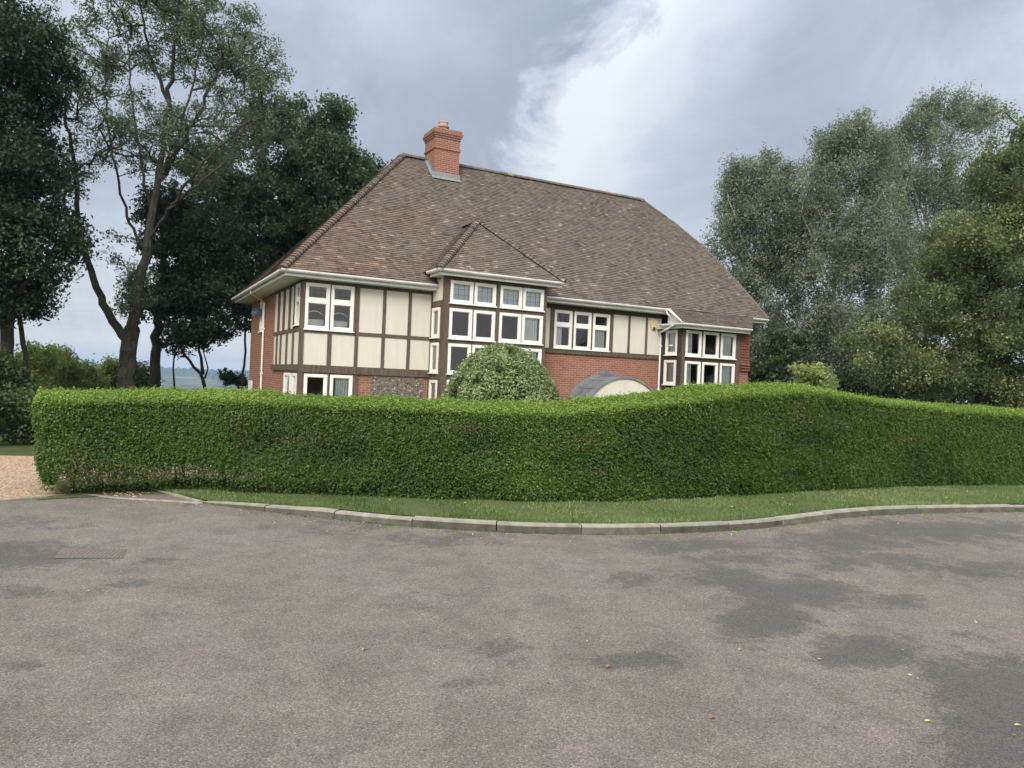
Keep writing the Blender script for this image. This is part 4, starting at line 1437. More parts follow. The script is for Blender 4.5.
half_round(mb, (RL, VM, RZ + .02), (RR, VM, RZ + .02), 36, 0.115)
mb.build('ridge_tiles', M['bonnet'], roof)
mb = MB(); half_round(mb, (bc, bv + hb, bzt + .02), (bc, mzv(bzt) + .1, bzt + .02), 4, 0.11)
mb.build('ridge_tiles', M['bonnet'], roof)
mb = MB()
for a, b in zip(pts_r[:-1], pts_r[1:]):
    half_round(mb, a, b, max(2, int((Vector(b) - Vector(a)).length / 0.12)), 0.07)
mb.build('verge_tiles', M['bonnet'], roof)

# --- eaves: soffit, fascia, gutter for each run
GP = [(0.0, 0.0), (0.012, -0.05), (0.05, -0.085), (0.095, -0.08), (0.125, -0.045), (0.13, 0.0), (0.118, 0.0), (0.09, -0.06), (0.045, -0.065), (0.015, -0.01)]
def eave(run, z, wallpts=None, name='gutter'):
    """run: local xy points, outside on the left of travel reversed so the profile goes outward (right of travel)"""
    mb = MB(); mb.sweep([(x, y, z) for x, y in run], [(o, h) for o, h in GP]); mb.build('gutter', M['gutter'], house)
    mb = MB(); mb.sweep([(x, y, z) for x, y in run], [(-0.02, 0.0), (-0.002, 0.0), (-0.002, -0.17), (-0.02, -0.17)]); mb.build('fascia', M['fascia'], house)
# travelling so the outside lies to the right: front runs go from low u to high u (right = -v)
eo = 0.0
eave([(EL + .1, VB), (EL + .1, EV + .1), (3.93, EV + .1)], 4.44)
eave([(7.40, EV + .1), (12.72, EV + .1)], 4.44)
eave([(16.0, EV + .1), (17.70, EV + .1)], 4.44)
eave([(by0 + .1, -0.45), (by0 + .1, bv + .1), (by1 - .0, bv + .1)], 4.80)
eave([(12.58, -0.30), (12.58, -1.50), (15.74, -1.50)], 3.87)
# soffits
mb = MB()
mb.face([(EL + .1, EV + .1, 4.275), (3.9, EV + .1, 4.275), (3.9, 0, 4.262), (0, 0, 4.262)])
mb.face([(EL + .1, EV + .1, 4.275), (0, 0, 4.262), (0, VE, 4.262), (EL + .1, VB, 4.275)])
mb.face([(7.4, EV + .1, 4.275), (UE + .8, EV + .1, 4.275), (UE + .8, 0, 4.262), (7.4, 0, 4.262)])
mb.face([(UE, 0, 4.262), (UE + .8, 0, 4.262), (UE + .8, VB, 4.262), (UE, VB, 4.262)])
mb.build('soffit', M['fascia'], house)
mb = MB()
mb.face([(by0 + .1, bv + .1, 4.65), (by1, bv + .1, 4.65), (by1, -.1, 4.65), (by0 + .1, -.1, 4.65)])
mb.build('bay_soffit', M['fascia'], house)
mb = MB()
mb.face([(12.6, -1.5, 3.72), (15.72, -1.5, 3.72), (16.3, 0, 3.72), (12.6, 0, 3.72)])
mb.face([(15.72, -1.5, 3.72), (15.72, -1.5, 3.88), (16.5, -0.45, 4.44), (16.5, -0.45, 3.72)])
mb.face([(12.60, -1.5, 3.70), (12.60, -1.5, 3.90), (12.80, -0.42, 4.44), (12.80, -0.42, 3.70)])
mb.build('wing_soffit', M['fascia'], house)
mb = MB()
mb.face([(12.45, -1.56, 3.90), (12.58, -1.56, 3.91), (12.86, -0.44, 4.50), (12.66, -0.44, 4.46)])
mb.build('lead_flashing', M['fascia'], house)

# --- downpipes
def pipe(pts, name='downpipe'):
    mb = MB(); mb.tube(pts, 0.034, 8)
    for z in (3.1, 1.5):
        x, y = pts[-1][0], pts[-1][1]
        mb.box(x - .045, x + .045, y - .045, y + .045, z, z + .05)
    mb.build(name, M['white'], house, smooth=False)
pipe([(EL + .05, 5.4, 4.36), (EL + .06, 5.45, 4.28), (-0.06, 6.2, 4.06), (-0.06, 6.22, 3.9), (-0.06, 6.22, Z0)])
pipe([(12.62, -0.52, 4.36), (12.66, -0.55, 4.25), (12.80, -0.62, 4.08), (12.76, -0.70, 3.95)])
pipe([(12.46, -1.1, 3.80), (12.50, -0.85, 3.70), (12.70, -0.12, 3.60), (12.78, -0.08, 3.45), (12.78, -0.08, Z0)])

# --- chimney
chim = MB()
cu0, cu1, cv0, cv1 = 5.32, 6.30, 3.98, 4.98
chim.box(cu0, cu1, cv0, cv1, 8.4, 10.0)
chim.box(cu0 - .035, cu1 + .035, cv0 - .035, cv1 + .035, 10.0, 10.08)
chim.box(cu0 - .005, cu1 + .005, cv0 - .005, cv1 + .005, 10.08, 10.42)
for i, e in enumerate((.03, .06, .09)):
    chim.box(cu0 - e, cu1 + e, cv0 - e, cv1 + e, 10.42 + i * .075, 10.42 + (i + 1) * .075)
chim.box(cu0 - .06, cu1 + .06, cv0 - .06, cv1 + .06, 10.645, 10.72)
co = chim.build('chimney', M['chimney_brick'], house)
mb = MB()
mb.box(cu0 - .05, cu1 + .05, cv0 - .05, cv1 + .05, 10.72, 10.76)
mb.build('mortar_cap', M['kerb'], co)
mb = MB()
uc, vc = (cu0 + cu1) / 2, (cv0 + cv1) / 2
def lathe(mb, cx, cy, prof, n=20):
    rings = [[(cx + r * math.cos(2 * math.pi * j / n), cy + r * math.sin(2 * math.pi * j / n), z) for j in range(n)] for r, z in prof]
    for a, b in zip(rings[:-1], rings[1:]):
        for j in range(n): mb.face([a[j], a[(j + 1) % n], b[(j + 1) % n], b[j]])
    mb.face(rings[-1])
lathe(mb, uc, vc, [(.21, 10.76), (.19, 10.80), (.185, 10.93), (.22, 10.95), (.22, 11.0), (.18, 11.01)])
mb.build('chimney_pot', M['terracotta'], co)
mb = MB(); lathe(mb, uc, vc, [(.17, 11.0), (.165, 11.10), (.19, 11.13), (.19, 11.18), (.13, 11.2)]); mb.build('pot_cowl', M['pot_top'], co)
mb = MB()
mb.face([(cu0 - .10, cv0 - .02, zf_(cv0) + .20), (cu1 + .05, cv0 - .02, zf_(cv0) + .20), (cu1 + .05, cv0 - .03, zf_(cv0 - .03) + .05), (cu0 - .10, cv0 - .03, zf_(cv0 - .03) + .05)])
mb.face([(cu0 - .10, cv0 - .03, zf_(cv0 - .03) + .06), (cu1 + .05, cv0 - .03, zf_(cv0 - .03) + .06), (cu1 + .05, cv0 - .14, zf_(cv0 - .14) + .06), (cu0 - .10, cv0 - .14, zf_(cv0 - .14) + .06)])
for i in range(6):
    v0 = cv0 + i * .14; v1 = v0 + .14
    if v1 > VM: break
    mb.face([(cu0 - .015, v0, zf_(v0) + .02), (cu0 - .015, v1, zf_(v1) + .02), (cu0 - .015, v1, zf_(v1) + .18), (cu0 - .015, v0, zf_(v1) + .18)])
    mb.face([(cu0 - .12, v0, zf_(v0) + .05), (cu0 - .015, v0, zf_(v0) + .06), (cu0 - .015, v1, zf_(v1) + .06), (cu0 - .12, v1, zf_(v1) + .05)])
mb.build('lead_flashing', M['flashing'], co)

# --- barrel porch roof over the front door
porch = empty('porch', (0, 0, 0)); porch.parent = house
pc, pr_, pd = 10.50, 0.0, 1.2
PZ = 1.86; half_w = 1.42; rise = 0.78
def arcp(s, off=0.0):       # s -1..1
    r = (half_w ** 2 + rise ** 2) / (2 * rise) + off
    th = math.asin(half_w / (r - off)) * s
    return pc + r * math.sin(th), PZ - (r - off) + r * math.cos(th)
mb = MB()
na = 28
for i in range(na):
    s0_, s1_ = -1 + 2 * i / na, -1 + 2 * (i + 1) / na
    (x0, z0), (x1, z1) = arcp(s0_), arcp(s1_)
    (x0o, z0o), (x1o, z1o) = arcp(s0_, .06), arcp(s1_, .06)
    mb.face([(x0o, -.003, z0o), (x1o, -.003, z1o), (x1o, -pd, z1o), (x0o, -pd, z0o)])
    mb.face([(x0, -.003, z0), (x1, -.003, z1), (x1, -pd, z1), (x0, -pd, z0)])
    mb.face([(x0o, -pd, z0o), (x1o, -pd, z1o), (x1, -pd, z1), (x0, -pd, z0)])
for s in (-.72, -.42, -.08, .25, .58):
    x, z = arcp(s, .06)
    mb.tube([(x, 0, z), (x, -pd, z)], 0.018, 6)
mb.build('barrel_roof', M['lead'], porch)
mb = MB()
for i in range(na):
    s0_, s1_ = -1 + 2 * i / na, -1 + 2 * (i + 1) / na
    (x0, z0), (x1, z1) = arcp(s0_, -.002), arcp(s1_, -.002)
    zb_ = PZ - rise - 0.12
    mb.face([(x0, -pd + .05, z0), (x1, -pd + .05, z1), (x1, -pd + .05, zb_), (x0, -pd + .05, zb_)])
mb.build('tympanum', M['render'], porch)
mb = MB()
for s in (-1, 1):
    mb.box(pc + s * 1.25 - .07, pc + s * 1.25 + .07, -pd + .02, -pd + .16, Z0, PZ - rise - .12)
mb.box(pc - 1.4, pc + 1.4, -pd + .0, -.01, PZ - rise - .16, PZ - rise - .02)
mb.build('porch_frame', M['timber'], porch)
mb = MB()
for i in range(na):
    s0_, s1_ = -1 + 2 * i / na, -1 + 2 * (i + 1) / na
    (x0, z0), (x1, z1) = arcp(s0_, .06), arcp(s1_, .06); (x0o, z0o), (x1o, z1o) = arcp(s0_, .15), arcp(s1_, .15)
    mb.face([(x0, -.02, z0), (x1, -.02, z1), (x1o, -.012, z1o), (x0o, -.012, z0o)])
mb.box(pc - .28, pc + .28, -.03, -.004, PZ + .12, PZ + .26)
mb.build('porch_flashing', M['lead'], porch)
mb = MB(); mb.box(pc - .5, pc + .5, -.06, -.004, Z0 + .05, Z0 + 2.05); mb.build('door', M['dark_timber'], house)

# --- satellite dish, alarm box, little white board
dish = MB()
prof = [(0.0, 0.0), (.12, .012), (.22, .04), (.31, .085)]
n_d = 22
rings = [[(r * math.cos(2 * math.pi * j / n_d) * 1.0, -h, r * math.sin(2 * math.pi * j / n_d)) for j in range(n_d)] for r, h in [(.004, 0)] + prof[1:]]
for a, b in zip(rings[:-1], rings[1:]):
    for j in range(n_d): dish.face([a[j], a[(j + 1) % n_d], b[(j + 1) % n_d], b[j]])
dpo = dish.build('satellite_dish', M['dish'], house, smooth=True)
dpo.scale = (.62, .62, .62); dpo.location = (-0.17, 7.05, 3.74); dpo.rotation_euler = (R(-18), 0, R(-38))
arm = MB(); arm.tube([(0, -.02, -.30), (0.0, -.30, -.20), (0, -.42, -.02)], .014, 6); arm.box(-.035, .035, -.47, -.38, -.04, .05)
arm.tube([(0, .02, -.02), (.05, .14, -.10), (.22, .35, -.12)], .018, 6)
arm.build('dish_arm', M['black'], dpo)
mb = MB()
a0 = 12.46
pts = [(-.17, .20), (.17, .20), (.17, -.02), (.07, -.18), (-.07, -.18), (-.17, -.02)]
P1 = [(a0 + x, -.07, 3.86 + z) for x, z in pts]; P0_ = [(a0 + x, -.024, 3.86 + z) for x, z in pts]
mb.face(P1)
for j in range(6): mb.face([P0_[j], P0_[(j + 1) % 6], P1[(j + 1) % 6], P1[j]])
ab = mb.build('alarm_box', M['yellow'], house)
mb = MB(); mb.box(a0 - .045, a0 + .045, -.11, -.072, 3.69, 3.77); mb.build('alarm_lamp', M['black'], ab)
mb = MB(); fbox(mb, 'left', 8.6, 9.5, 0.004, 0.03, 0.70, 1.22); mb.build('white_board', M['white'], house)

# ------------------------------------------------------------------ trees
def grow(name, label, cat, base, limbs, blobs, ncl, nleaf, lsize, cr, leafm, barkm, seed, group=None, tip_r=0.012, bend=0.15, shell=0.45, up=0.35, tone=0.45, tspread=0.16, lw=0.6, pipe_e=0.48, maxlen=99, hang=0.0, twig_leaf=0):
    """limbs: list of (polyline world points, r0, r1). blobs: (centre, (rx,ry,rz), weight).
    clusters sampled in the blobs are wired back to the nearest limb, then leaved."""
    rg = np.random.default_rng(seed)
    root = empty(name, base)
    tag(root, label, cat, group)
    B = np.array(base, float)
    nodes, rad, par = [], [], []
    edges = []
    for pl, r0, r1 in limbs:
        pl = np.array(pl, float)
        pts = resample(pl, 0.35)
        pts = np.vstack([pts, pl[-1:]])
        pts[1:-1] += rg.normal(0, 0.035, pts[1:-1].shape)
        L = len(pts)
        prev = None
        for i, p_ in enumerate(pts):
            nodes.append(p_); rad.append(r0 + (r1 - r0) * (i / (L - 1)) ** 0.8)
            if prev is not None: edges.append((prev, len(nodes) - 1))
            prev = len(nodes) - 1
    nfix = len(nodes)
    w = np.array([b[2] for b in blobs], float); w /= w.sum()
    bi = rg.choice(len(blobs), ncl, p=w)
    d = nrmz(rg.normal(size=(ncl, 3)))
    rr = rg.uniform(0, 1, ncl) ** shell
    c = np.array([blobs[i][0] for i in bi]) + d * rr[:, None] * np.array([blobs[i][1] for i in bi])
    nodesA = np.zeros((nfix + ncl * 12 + 10, 3)); nodesA[:nfix] = nodes
    cnt = nfix
    load = np.zeros(len(nodesA)); parent = np.full(len(nodesA), -1)
    F = np.array(nodes)
    dmin = np.array([np.linalg.norm(F - q, axis=1).min() for q in c])
    order = np.argsort(dmin)
    tips = []
    for oi in order:
        q = c[oi]
        dd = nodesA[:cnt] - q
        # prefer joining from below and inside
        cost = np.linalg.norm(dd, axis=1) + 0.5 * np.maximum(0, dd[:, 2] + 0.1)
        j = int(cost.argmin())
        a = nodesA[j]; L = np.linalg.norm(q - a)
        k_ = max(1, min(10, int(L / 0.45)))
        prev = j
        bendv = rg.normal(0, bend * L, 3); bendv[2] = -abs(bendv[2]) * .4 - hang * L
        for s in range(1, k_ + 1):
            t = s / k_
            pnt = a * (1 - t) + q * t + bendv * math.sin(math.pi * t) * 0.6 + rg.normal(0, 0.03, 3) * (t < 1)
            nodesA[cnt] = pnt; parent[cnt] = prev; edges.append((prev, cnt)); prev = cnt; cnt += 1
        tips.append(prev)
        x = prev
        while x >= nfix:
            load[x] += 1; x = parent[x]
    radA = np.zeros(cnt); radA[:nfix] = rad
    radA[nfix:] = tip_r * np.maximum(load[nfix:cnt], 1) ** pipe_e
    E_ = np.array(edges)
    a, b = nodesA[E_[:, 0]], nodesA[E_[:, 1]]
    ra = np.minimum(radA[E_[:, 0]], np.where(E_[:, 1] >= nfix, radA[E_[:, 1]] * 1.35, 9)); rb = radA[E_[:, 1]]
    t = nrmz(b - a)
    upv = np.where(np.abs(t[:, 2:3]) < 0.9, np.array([[0, 0, 1.0]]), np.array([[1.0, 0, 0]]))
    s1 = nrmz(np.cross(t, upv)); s2 = np.cross(t, s1)
    a = a - t * (ra * .3)[:, None]; b = b + t * (rb * .25)[:, None]
    ns = 7
    quads = []
    for j in range(ns):
        f0, f1 = 2 * math.pi * j / ns, 2 * math.pi * (j + 1) / ns
        A0 = a + (s1 * math.cos(f0) + s2 * math.sin(f0)) * ra[:, None]; A1 = a + (s1 * math.cos(f1) + s2 * math.sin(f1)) * ra[:, None]
        B0 = b + (s1 * math.cos(f0) + s2 * math.sin(f0)) * rb[:, None]; B1 = b + (s1 * math.cos(f1) + s2 * math.sin(f1)) * rb[:, None]
        quads.append(np.stack([A0, A1, B1, B0], 1))
    q = np.concatenate(quads).reshape(-1, 3) - B
    to = fast_mesh('trunk', q, 4, np.full(len(q) // 4, .5), barkm, root)
    # leaves: each cluster is a handful of sprigs, each sprig a handful of leaves
    npc = max(4, nleaf // ncl)
    nsp = max(2, npc // 9)
    tp_ = nodesA[np.array(tips)]
    spr = np.repeat(tp_, nsp, 0)
    cl_t = np.repeat(rg.normal(0, tspread, len(tips)), nsp)
    sd_ = nrmz(rg.normal(size=spr.shape)) * (rg.uniform(0, 1, len(spr)) ** 0.5 * cr * rg.uniform(.7, 1.2, len(spr)))[:, None]
    sd_[:, 2] *= 0.75
    spr = spr + sd_
    lp = np.repeat(spr, 9, 0)
    off = rg.normal(0, cr * 0.22, lp.shape)
    if hang: off[:, 2] = off[:, 2] * 1.8 - abs(off[:, 2]) * .6
    lp = lp + off
    nr = nrmz(rg.normal(size=lp.shape) * 0.9 + np.array([0, 0, up]) + nrmz(np.repeat(sd_, 9, 0)) * 0.5)
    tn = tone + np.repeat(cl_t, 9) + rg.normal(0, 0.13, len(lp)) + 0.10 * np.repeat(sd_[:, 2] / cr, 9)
    co_ = fast_mesh('crown', leaf_quads(lp - B, nr, lsize, lsize * lw, rg), 4, np.clip(tn, 0, 1), leafm, root)
    return root


def A3(x, y, Y): return tuple(at(x, y, Y))
def gb(x, Y):   # foot of something standing at image column x (near the horizon) and depth Y
    p_ = at(x, 385, Y); return (p_[0], Y, float(ground_z(p_[0], Y)))


def blob(x, y, Y, rx, ry, rd=None, w=None):
    c_ = at(x, y, Y); sx, sz = rx * Y / FPX, ry * Y / FPX
    sd2 = rd if rd else (sx + sz) / 2
    return (c_, (sx, sd2, sz), w if w else sx * sz * sd2)


# big open tree, forked trunk (left of the house)
Y = 27.0
b0 = gb(127, Y)
limbs = [([b0, A3(128, 350, Y), A3(131, 330, Y)], 0.33, 0.27), ([A3(131, 332, Y), A3(138, 290, Y - .3), A3(148, 240, Y - .4), A3(158, 180, Y), A3(168, 110, Y + .3), A3(176, 40, Y), A3(182, -20, Y)], 0.21, 0.022), ([A3(152, 215, Y), A3(140, 160, Y - .8), A3(132, 100, Y - 1), A3(128, 40, Y - 1)], .06, .02), ([A3(158, 180, Y), A3(185, 120, Y - .8), A3(200, 60, Y - 1), A3(208, 0, Y - 1)], .06, .02),
         ([A3(129, 342, Y), A3(112, 322, Y), A3(97, 290, Y + .3), A3(88, 262, Y + .4), A3(80, 235, Y), A3(76, 190, Y), A3(72, 150, Y - .5), A3(60, 90, Y)], 0.17, 0.035),
         ([A3(88, 262, Y + .4), A3(66, 222, Y + .2), A3(62, 170, Y)], 0.07, 0.03),
         ([A3(150, 238, Y - .4), A3(172, 205, Y - 1), A3(205, 178, Y - 1.4), A3(240, 150, Y - 1.2), A3(262, 140, Y)], 0.065, 0.02),
         ([A3(146, 262, Y - .3), A3(128, 215, Y + .8), A3(112, 160, Y + 1.2), A3(104, 90, Y + 1), A3(108, 30, Y + 1)], 0.065, 0.02),
         ([A3(160, 180, Y), A3(190, 130, Y), A3(215, 80, Y + .5), A3(235, 30, Y)], 0.10, 0.03),
         ([A3(172, 110, Y + .3), A3(150, 60, Y), A3(140, 0, Y)], 0.08, 0.03),
         ([A3(172, 205, Y - 1), A3(200, 165, Y - 2), A3(250, 120, Y - 2)], 0.06, 0.02)]
blobs = [blob(165, 15, Y, 80, 60, 3.0), blob(95, 60, Y, 50, 55, 2.6), blob(230, 55, Y, 55, 50, 2.6), blob(245, 120, Y, 55, 40, 2.4), blob(130, 130, Y, 60, 45, 2.6), blob(190, 150, Y, 55, 45, 2.6), blob(80, 160, Y, 26, 55, 1.6, 2.0), blob(150, -50, Y, 100, 50, 3), blob(136, 285, Y, 17, 42, .8, 2.2), blob(118, 250, Y, 12, 24, .7, .6), blob(262, 85, Y, 30, 50, 1.8)]
grow('deciduous_tree', 'tall open-crowned tree with a forked grey trunk, left of the house', 'tree', b0, limbs, blobs, 950, 74000, 0.115, 0.42, M['ash_leaf'], M['bark'], 21, tip_r=0.011, bend=.12, shell=.55, tone=.45, maxlen=3, lw=.42)

# ivy-dark growth on the fork
# dark tree at the far left
Y = 23.0
b0 = gb(8, Y)
limbs = [([b0, A3(8, 330, Y), A3(10, 250, Y), A3(0, 150, Y), A3(-5, 40, Y)], 0.24, 0.08), ([A3(8, 300, Y), A3(40, 270, Y), A3(60, 240, Y)], 0.08, 0.03), ([A3(8, 280, Y), A3(-30, 230, Y), A3(-60, 190, Y)], 0.1, 0.03),
         ([gb(26, Y + .5), A3(24, 340, Y + .5), A3(14, 270, Y + .5)], 0.10, 0.06)]
blobs = [blob(14, 60, Y, 46, 60, 2.0), blob(5, 150, Y, 45, 50, 2), blob(34, 178, Y, 33, 40, 1.6), blob(30, 240, Y, 46, 45, 1.8), blob(-10, 290, Y, 45, 38, 1.8), blob(-60, 180, Y, 50, 130, 2.4), blob(-40, 20, Y, 60, 60, 2.4), blob(12, 300, Y, 45, 22, 1.4)]
grow('deciduous_tree', 'very dark dense tree cut off by the left edge of the view', 'tree', b0, limbs, blobs, 560, 110000, 0.13, 0.55, M['dark_leaf'], M['dark_bark'], 22, shell=.42, tone=.42)

# dense rounded tree beside the roof
Y = 36.0
b0 = gb(262, Y)
limbs = [([b0, A3(262, 330, Y), A3(275, 250, Y), A3(290, 160, Y)], 0.36, 0.10), ([A3(262, 310, Y), A3(230, 260, Y), A3(225, 200, Y)], 0.18, 0.05), ([A3(275, 260, Y), A3(320, 210, Y), A3(345, 150, Y)], 0.15, 0.05)]
blobs = [blob(298, 148, Y, 56, 46, 3.0), blob(330, 180, Y, 45, 45, 3.0), blob(240, 205, Y, 50, 50, 3.0), blob(290, 230, Y, 60, 55, 3.4), blob(225, 270, Y, 38, 40, 2.6), blob(350, 230, Y, 40, 40, 2.6), blob(260, 290, Y, 50, 40, 3), blob(328, 118, Y, 30, 22, 2), blob(362, 168, Y, 18, 22, 1.6), blob(225, 165, Y, 30, 30, 2.0)]
grow('deciduous_tree', 'dense dark green rounded tree rising directly behind the left slope of the roof', 'tree', b0, limbs, blobs, 620, 90000, 0.19, 0.62, M['dense_leaf'], M['dark_bark'], 23, shell=.38, tone=.55)

# darker tree behind the forked trunk
Y = 31.0
b0 = gb(155, Y)
limbs = [([b0, A3(156, 345, Y), A3(160, 300, Y), A3(168, 240, Y), A3(172, 200, Y)], 0.27, 0.08), ([A3(157, 325, Y), A3(185, 290, Y), A3(205, 260, Y)], 0.1, 0.04)]
blobs = [blob(172, 225, Y, 32, 38, 1.8), blob(188, 270, Y, 34, 36, 1.8), blob(205, 310, Y, 36, 22, 1.8), blob(160, 300, Y, 30, 26, 1.6), blob(215, 240, Y, 28, 34, 1.8), blob(178, 335, Y, 28, 14, 1.4), blob(225, 290, Y, 22, 22, 1.6)]
grow('deciduous_tree', 'dark leafy tree just behind and right of the forked trunk', 'tree', b0, limbs, blobs, 300, 42000, 0.15, 0.5, M['dark_leaf'], M['dark_bark'], 24, shell=.42, tone=.5)

# small leaning tree with bare stems against the far hills
Y = 33.0
b0 = gb(205, Y)
limbs = [([b0, A3(204, 378, Y), A3(193, 366, Y), A3(182, 350, Y), A3(176, 335, Y)], 0.11, 0.04), ([A3(203, 374, Y), A3(199, 350, Y), A3(197, 325, Y)], 0.08, 0.03), ([gb(176, Y), A3(175, 370, Y), A3(173, 352, Y)], 0.06, 0.03), ([A3(205, 378, Y), A3(206, 362, Y), A3(203, 348, Y)], .04, .02)]
blobs = [blob(200, 338, Y, 24, 12, .9), blob(176, 352, Y, 14, 8, .7), blob(222, 330, Y, 16, 10, .7)]
grow('small_tree', 'small leaning tree with thin bare stems, seen against the far hills', 'tree', b0, limbs, blobs, 60, 3200, 0.13, 0.36, M['dark_leaf'], M['dark_bark'], 25, tone=.4)
Y = 34.0
b0 = gb(238, Y)
grow('shrub', 'low dark sprawling shrub by the left wall of the house', 'shrub', b0, [([b0, A3(238, 383, Y), A3(236, 376, Y)], 0.05, 0.02)], [blob(236, 381, Y, 13, 5, .6), blob(226, 376, Y, 7, 4, .4)], 26, 1500, 0.13, 0.26, M['under_leaf'], M['dark_bark'], 26, tone=.2)
Y = 32.5
b0 = gb(243, Y)
grow('small_tree', 'thin tree with drooping dark branches beside the left wall of the house', 'tree', b0, [([b0, A3(246, 340, Y), A3(244, 300, Y), A3(240, 270, Y)], 0.07, 0.03), ([A3(244, 305, Y), A3(236, 312, Y), A3(230, 326, Y)], .03, .015)], [blob(238, 308, Y, 14, 14, .8), blob(245, 330, Y, 6, 14, .5), blob(236, 280, Y, 16, 16, .9)], 40, 3600, 0.13, 0.34, M['dark_leaf'], M['dark_bark'], 27, tone=.4)

# bright shrubs behind the drive
def shrub(x, top, rx, Y, leafm, seed, label, n=9000, ls=.11, cl=90, cr=.34, tone=.5, name='shrub', group=None, low=False):
    b_ = gb(x, Y)
    tp = at(x, top, Y)[2]; zc = (tp + b_[2]) / 2; hz = (tp - b_[2]) / 2
    sx = rx * Y / FPX
    rg = np.random.default_rng(seed)
    bl = [((b_[0], b_[1], zc), (sx * .85, sx * .8, hz * .85), 1.0)]
    for i in range(5):
        bl.append(((b_[0] + rg.uniform(-.6, .6) * sx, b_[1] + rg.uniform(-.5, .3) * sx, zc + rg.uniform(.1, .75) * hz), (sx * .4, sx * .4, hz * .3), .25))
    li = []
    for i in range(5):
        a = rg.uniform(0, 6.28)
        li.append(([b_, (b_[0] + math.cos(a) * sx * .25, b_[1] + math.sin(a) * sx * .25, b_[2] + hz * .6), (b_[0] + math.cos(a) * sx * .5, b_[1] + math.sin(a) * sx * .5, b_[2] + hz * 1.2)], 0.05, 0.02))
    grow(name, label, 'shrub', b_, li, bl, cl, n, ls, cr, leafm, M['dark_bark'], seed, group, tone=tone, shell=.4)

shrub(60, 348, 26, 29, M['bush_leaf'], 31, 'pale green bushy shrub with upright shoots, second from the left beyond the hedge', 11000, tone=.72)
shrub(30, 346, 24, 27, M['bush_leaf'], 32, 'tallest bright green shrub beyond the driveway, beside the dark trunk', 11000, tone=.68)
shrub(85, 362, 22, 30, M['bush_leaf'], 33, 'lower bright green shrub in the middle of the row beyond the hedge', 9000, tone=.8)
shrub(108, 358, 20, 32, M['bush_leaf'], 34, 'green shrub touching the left side of the forked trunk', 9000, tone=.6)
shrub(137, 362, 22, 34, M['under_leaf'], 35, 'dull green shrub showing between the two trunks', 6000, tone=.5)
shrub(6, 352, 26, 22, M['under_leaf'], 36, 'dark green undergrowth shrub at the end of the driveway by the left edge', 12000, tone=.55, cl=120)
shrub(32, 395, 22, 20, M['under_leaf'], 37, 'olive green shrub at the end of the driveway beside the hedge end', 9000, tone=.6)
shrub(-30, 380, 30, 19, M['under_leaf'], 38, 'dark shrub beyond the driveway, mostly outside the left edge', 9000, tone=.35)

# round variegated bush
Y = 17.6
b_ = gb(502, Y)
tp = at(502, 350, Y)[2]
rx_ = 60 * Y / FPX
bush = empty('round_bush', b_)
tag(bush, 'round variegated cream and green bush in front of the tall bay window', 'bush')
rg = np.random.default_rng(41)
nb_ = 42000
d = nrmz(rg.normal(size=(nb_, 3))); d[:, 2] = np.abs(d[:, 2]) * rg.choice([1, 1, 1, -.7], nb_)
hz = (tp - b_[2]) * 0.56; cz = b_[2] + (tp - b_[2]) * .44
# clumps over the dome
cc = nrmz(rg.normal(size=(420, 3)))
near_ = (d @ cc.T).max(1)
ctone = rg.uniform(-.2, .2, 420)[(d @ cc.T).argmax(1)]
rr = 1.0 + np.clip(0.20 * (near_ - .985) / .015, -.14, .08) + rg.normal(0, .03, nb_) - 0.04
px_ = np.sign(d) * np.abs(d) ** 1.0
P_ = np.column_stack([d[:, 0] * rx_ * rr * (1 - .22 * np.maximum(d[:, 2], 0) * (1 - .5*d[:, 2])), d[:, 1] * rx_ * rr, cz - b_[2] + d[:, 2] * hz * rr])
tn = 0.36 + .6 * ctone + rg.normal(0, .22, nb_) + 0.8 * (near_ - .985)/.03
fast_mesh('foliage', leaf_quads(P_, nrmz(d + rg.normal(0, .5, P_.shape) + [0, 0, .3]), 0.070, 0.034, rg), 4, np.clip(tn, 0, 1), M['variegated_leaf'], bush)
mb = MB()
for i in range(12):
    for j in range(7):
        def sp(i_, j_):
            th, ph_ = 2 * math.pi * i_ / 12, math.pi * j_ / 7
            return (math.sin(ph_) * math.cos(th) * rx_ * .86, math.sin(ph_) * math.sin(th) * rx_ * .86, cz - b_[2] + math.cos(ph_) * hz * .86)
        mb.face([sp(i, j), sp(i + 1, j), sp(i + 1, j + 1), sp(i, j + 1)])
mb.build('twig_mass', M['twig'], bush)  # solid dark inner core, as in the hedge

shrub(799, 364, 40, 17.5, M['golden_leaf'], 42, 'small pale yellow-green shrub peeping over the hump of the hedge', 8000, ls=.085, cl=80, cr=.22, tone=.45)

# row of birch-like trees behind the right end of the house
def birch(x, top, Y, blobs, seed, label, ncl=640, nl=90000):
    b_ = gb(x, Y)
    limbs = [([b_, A3(x, 330, Y), A3(x + 3, 250, Y), A3(x, top + 50, Y), A3(x, top + 28, Y)], 0.20, 0.02)]
    rg = np.random.default_rng(seed)
    for i in range(7):
        yy = 335 - i * (335 - top - 100) / 7
        dx = rg.choice([-1, 1]) * rg.uniform(20, 42)
        limbs.append(([A3(x, yy, Y), A3(x + dx * .5, yy - 35, Y + rg.uniform(-1, 1)), A3(x + dx, yy - 75, Y + rg.uniform(-1.5, 1.5))], 0.07, 0.025))
    grow('birch_tree', label, 'tree', b_, limbs, blobs, ncl, nl, 0.15, 0.66, M['birch_leaf'], M['birch_bark'], seed, 'tall silvery trees behind the right end of the house', shell=.6, tone=.47, hang=.05, lw=.5)


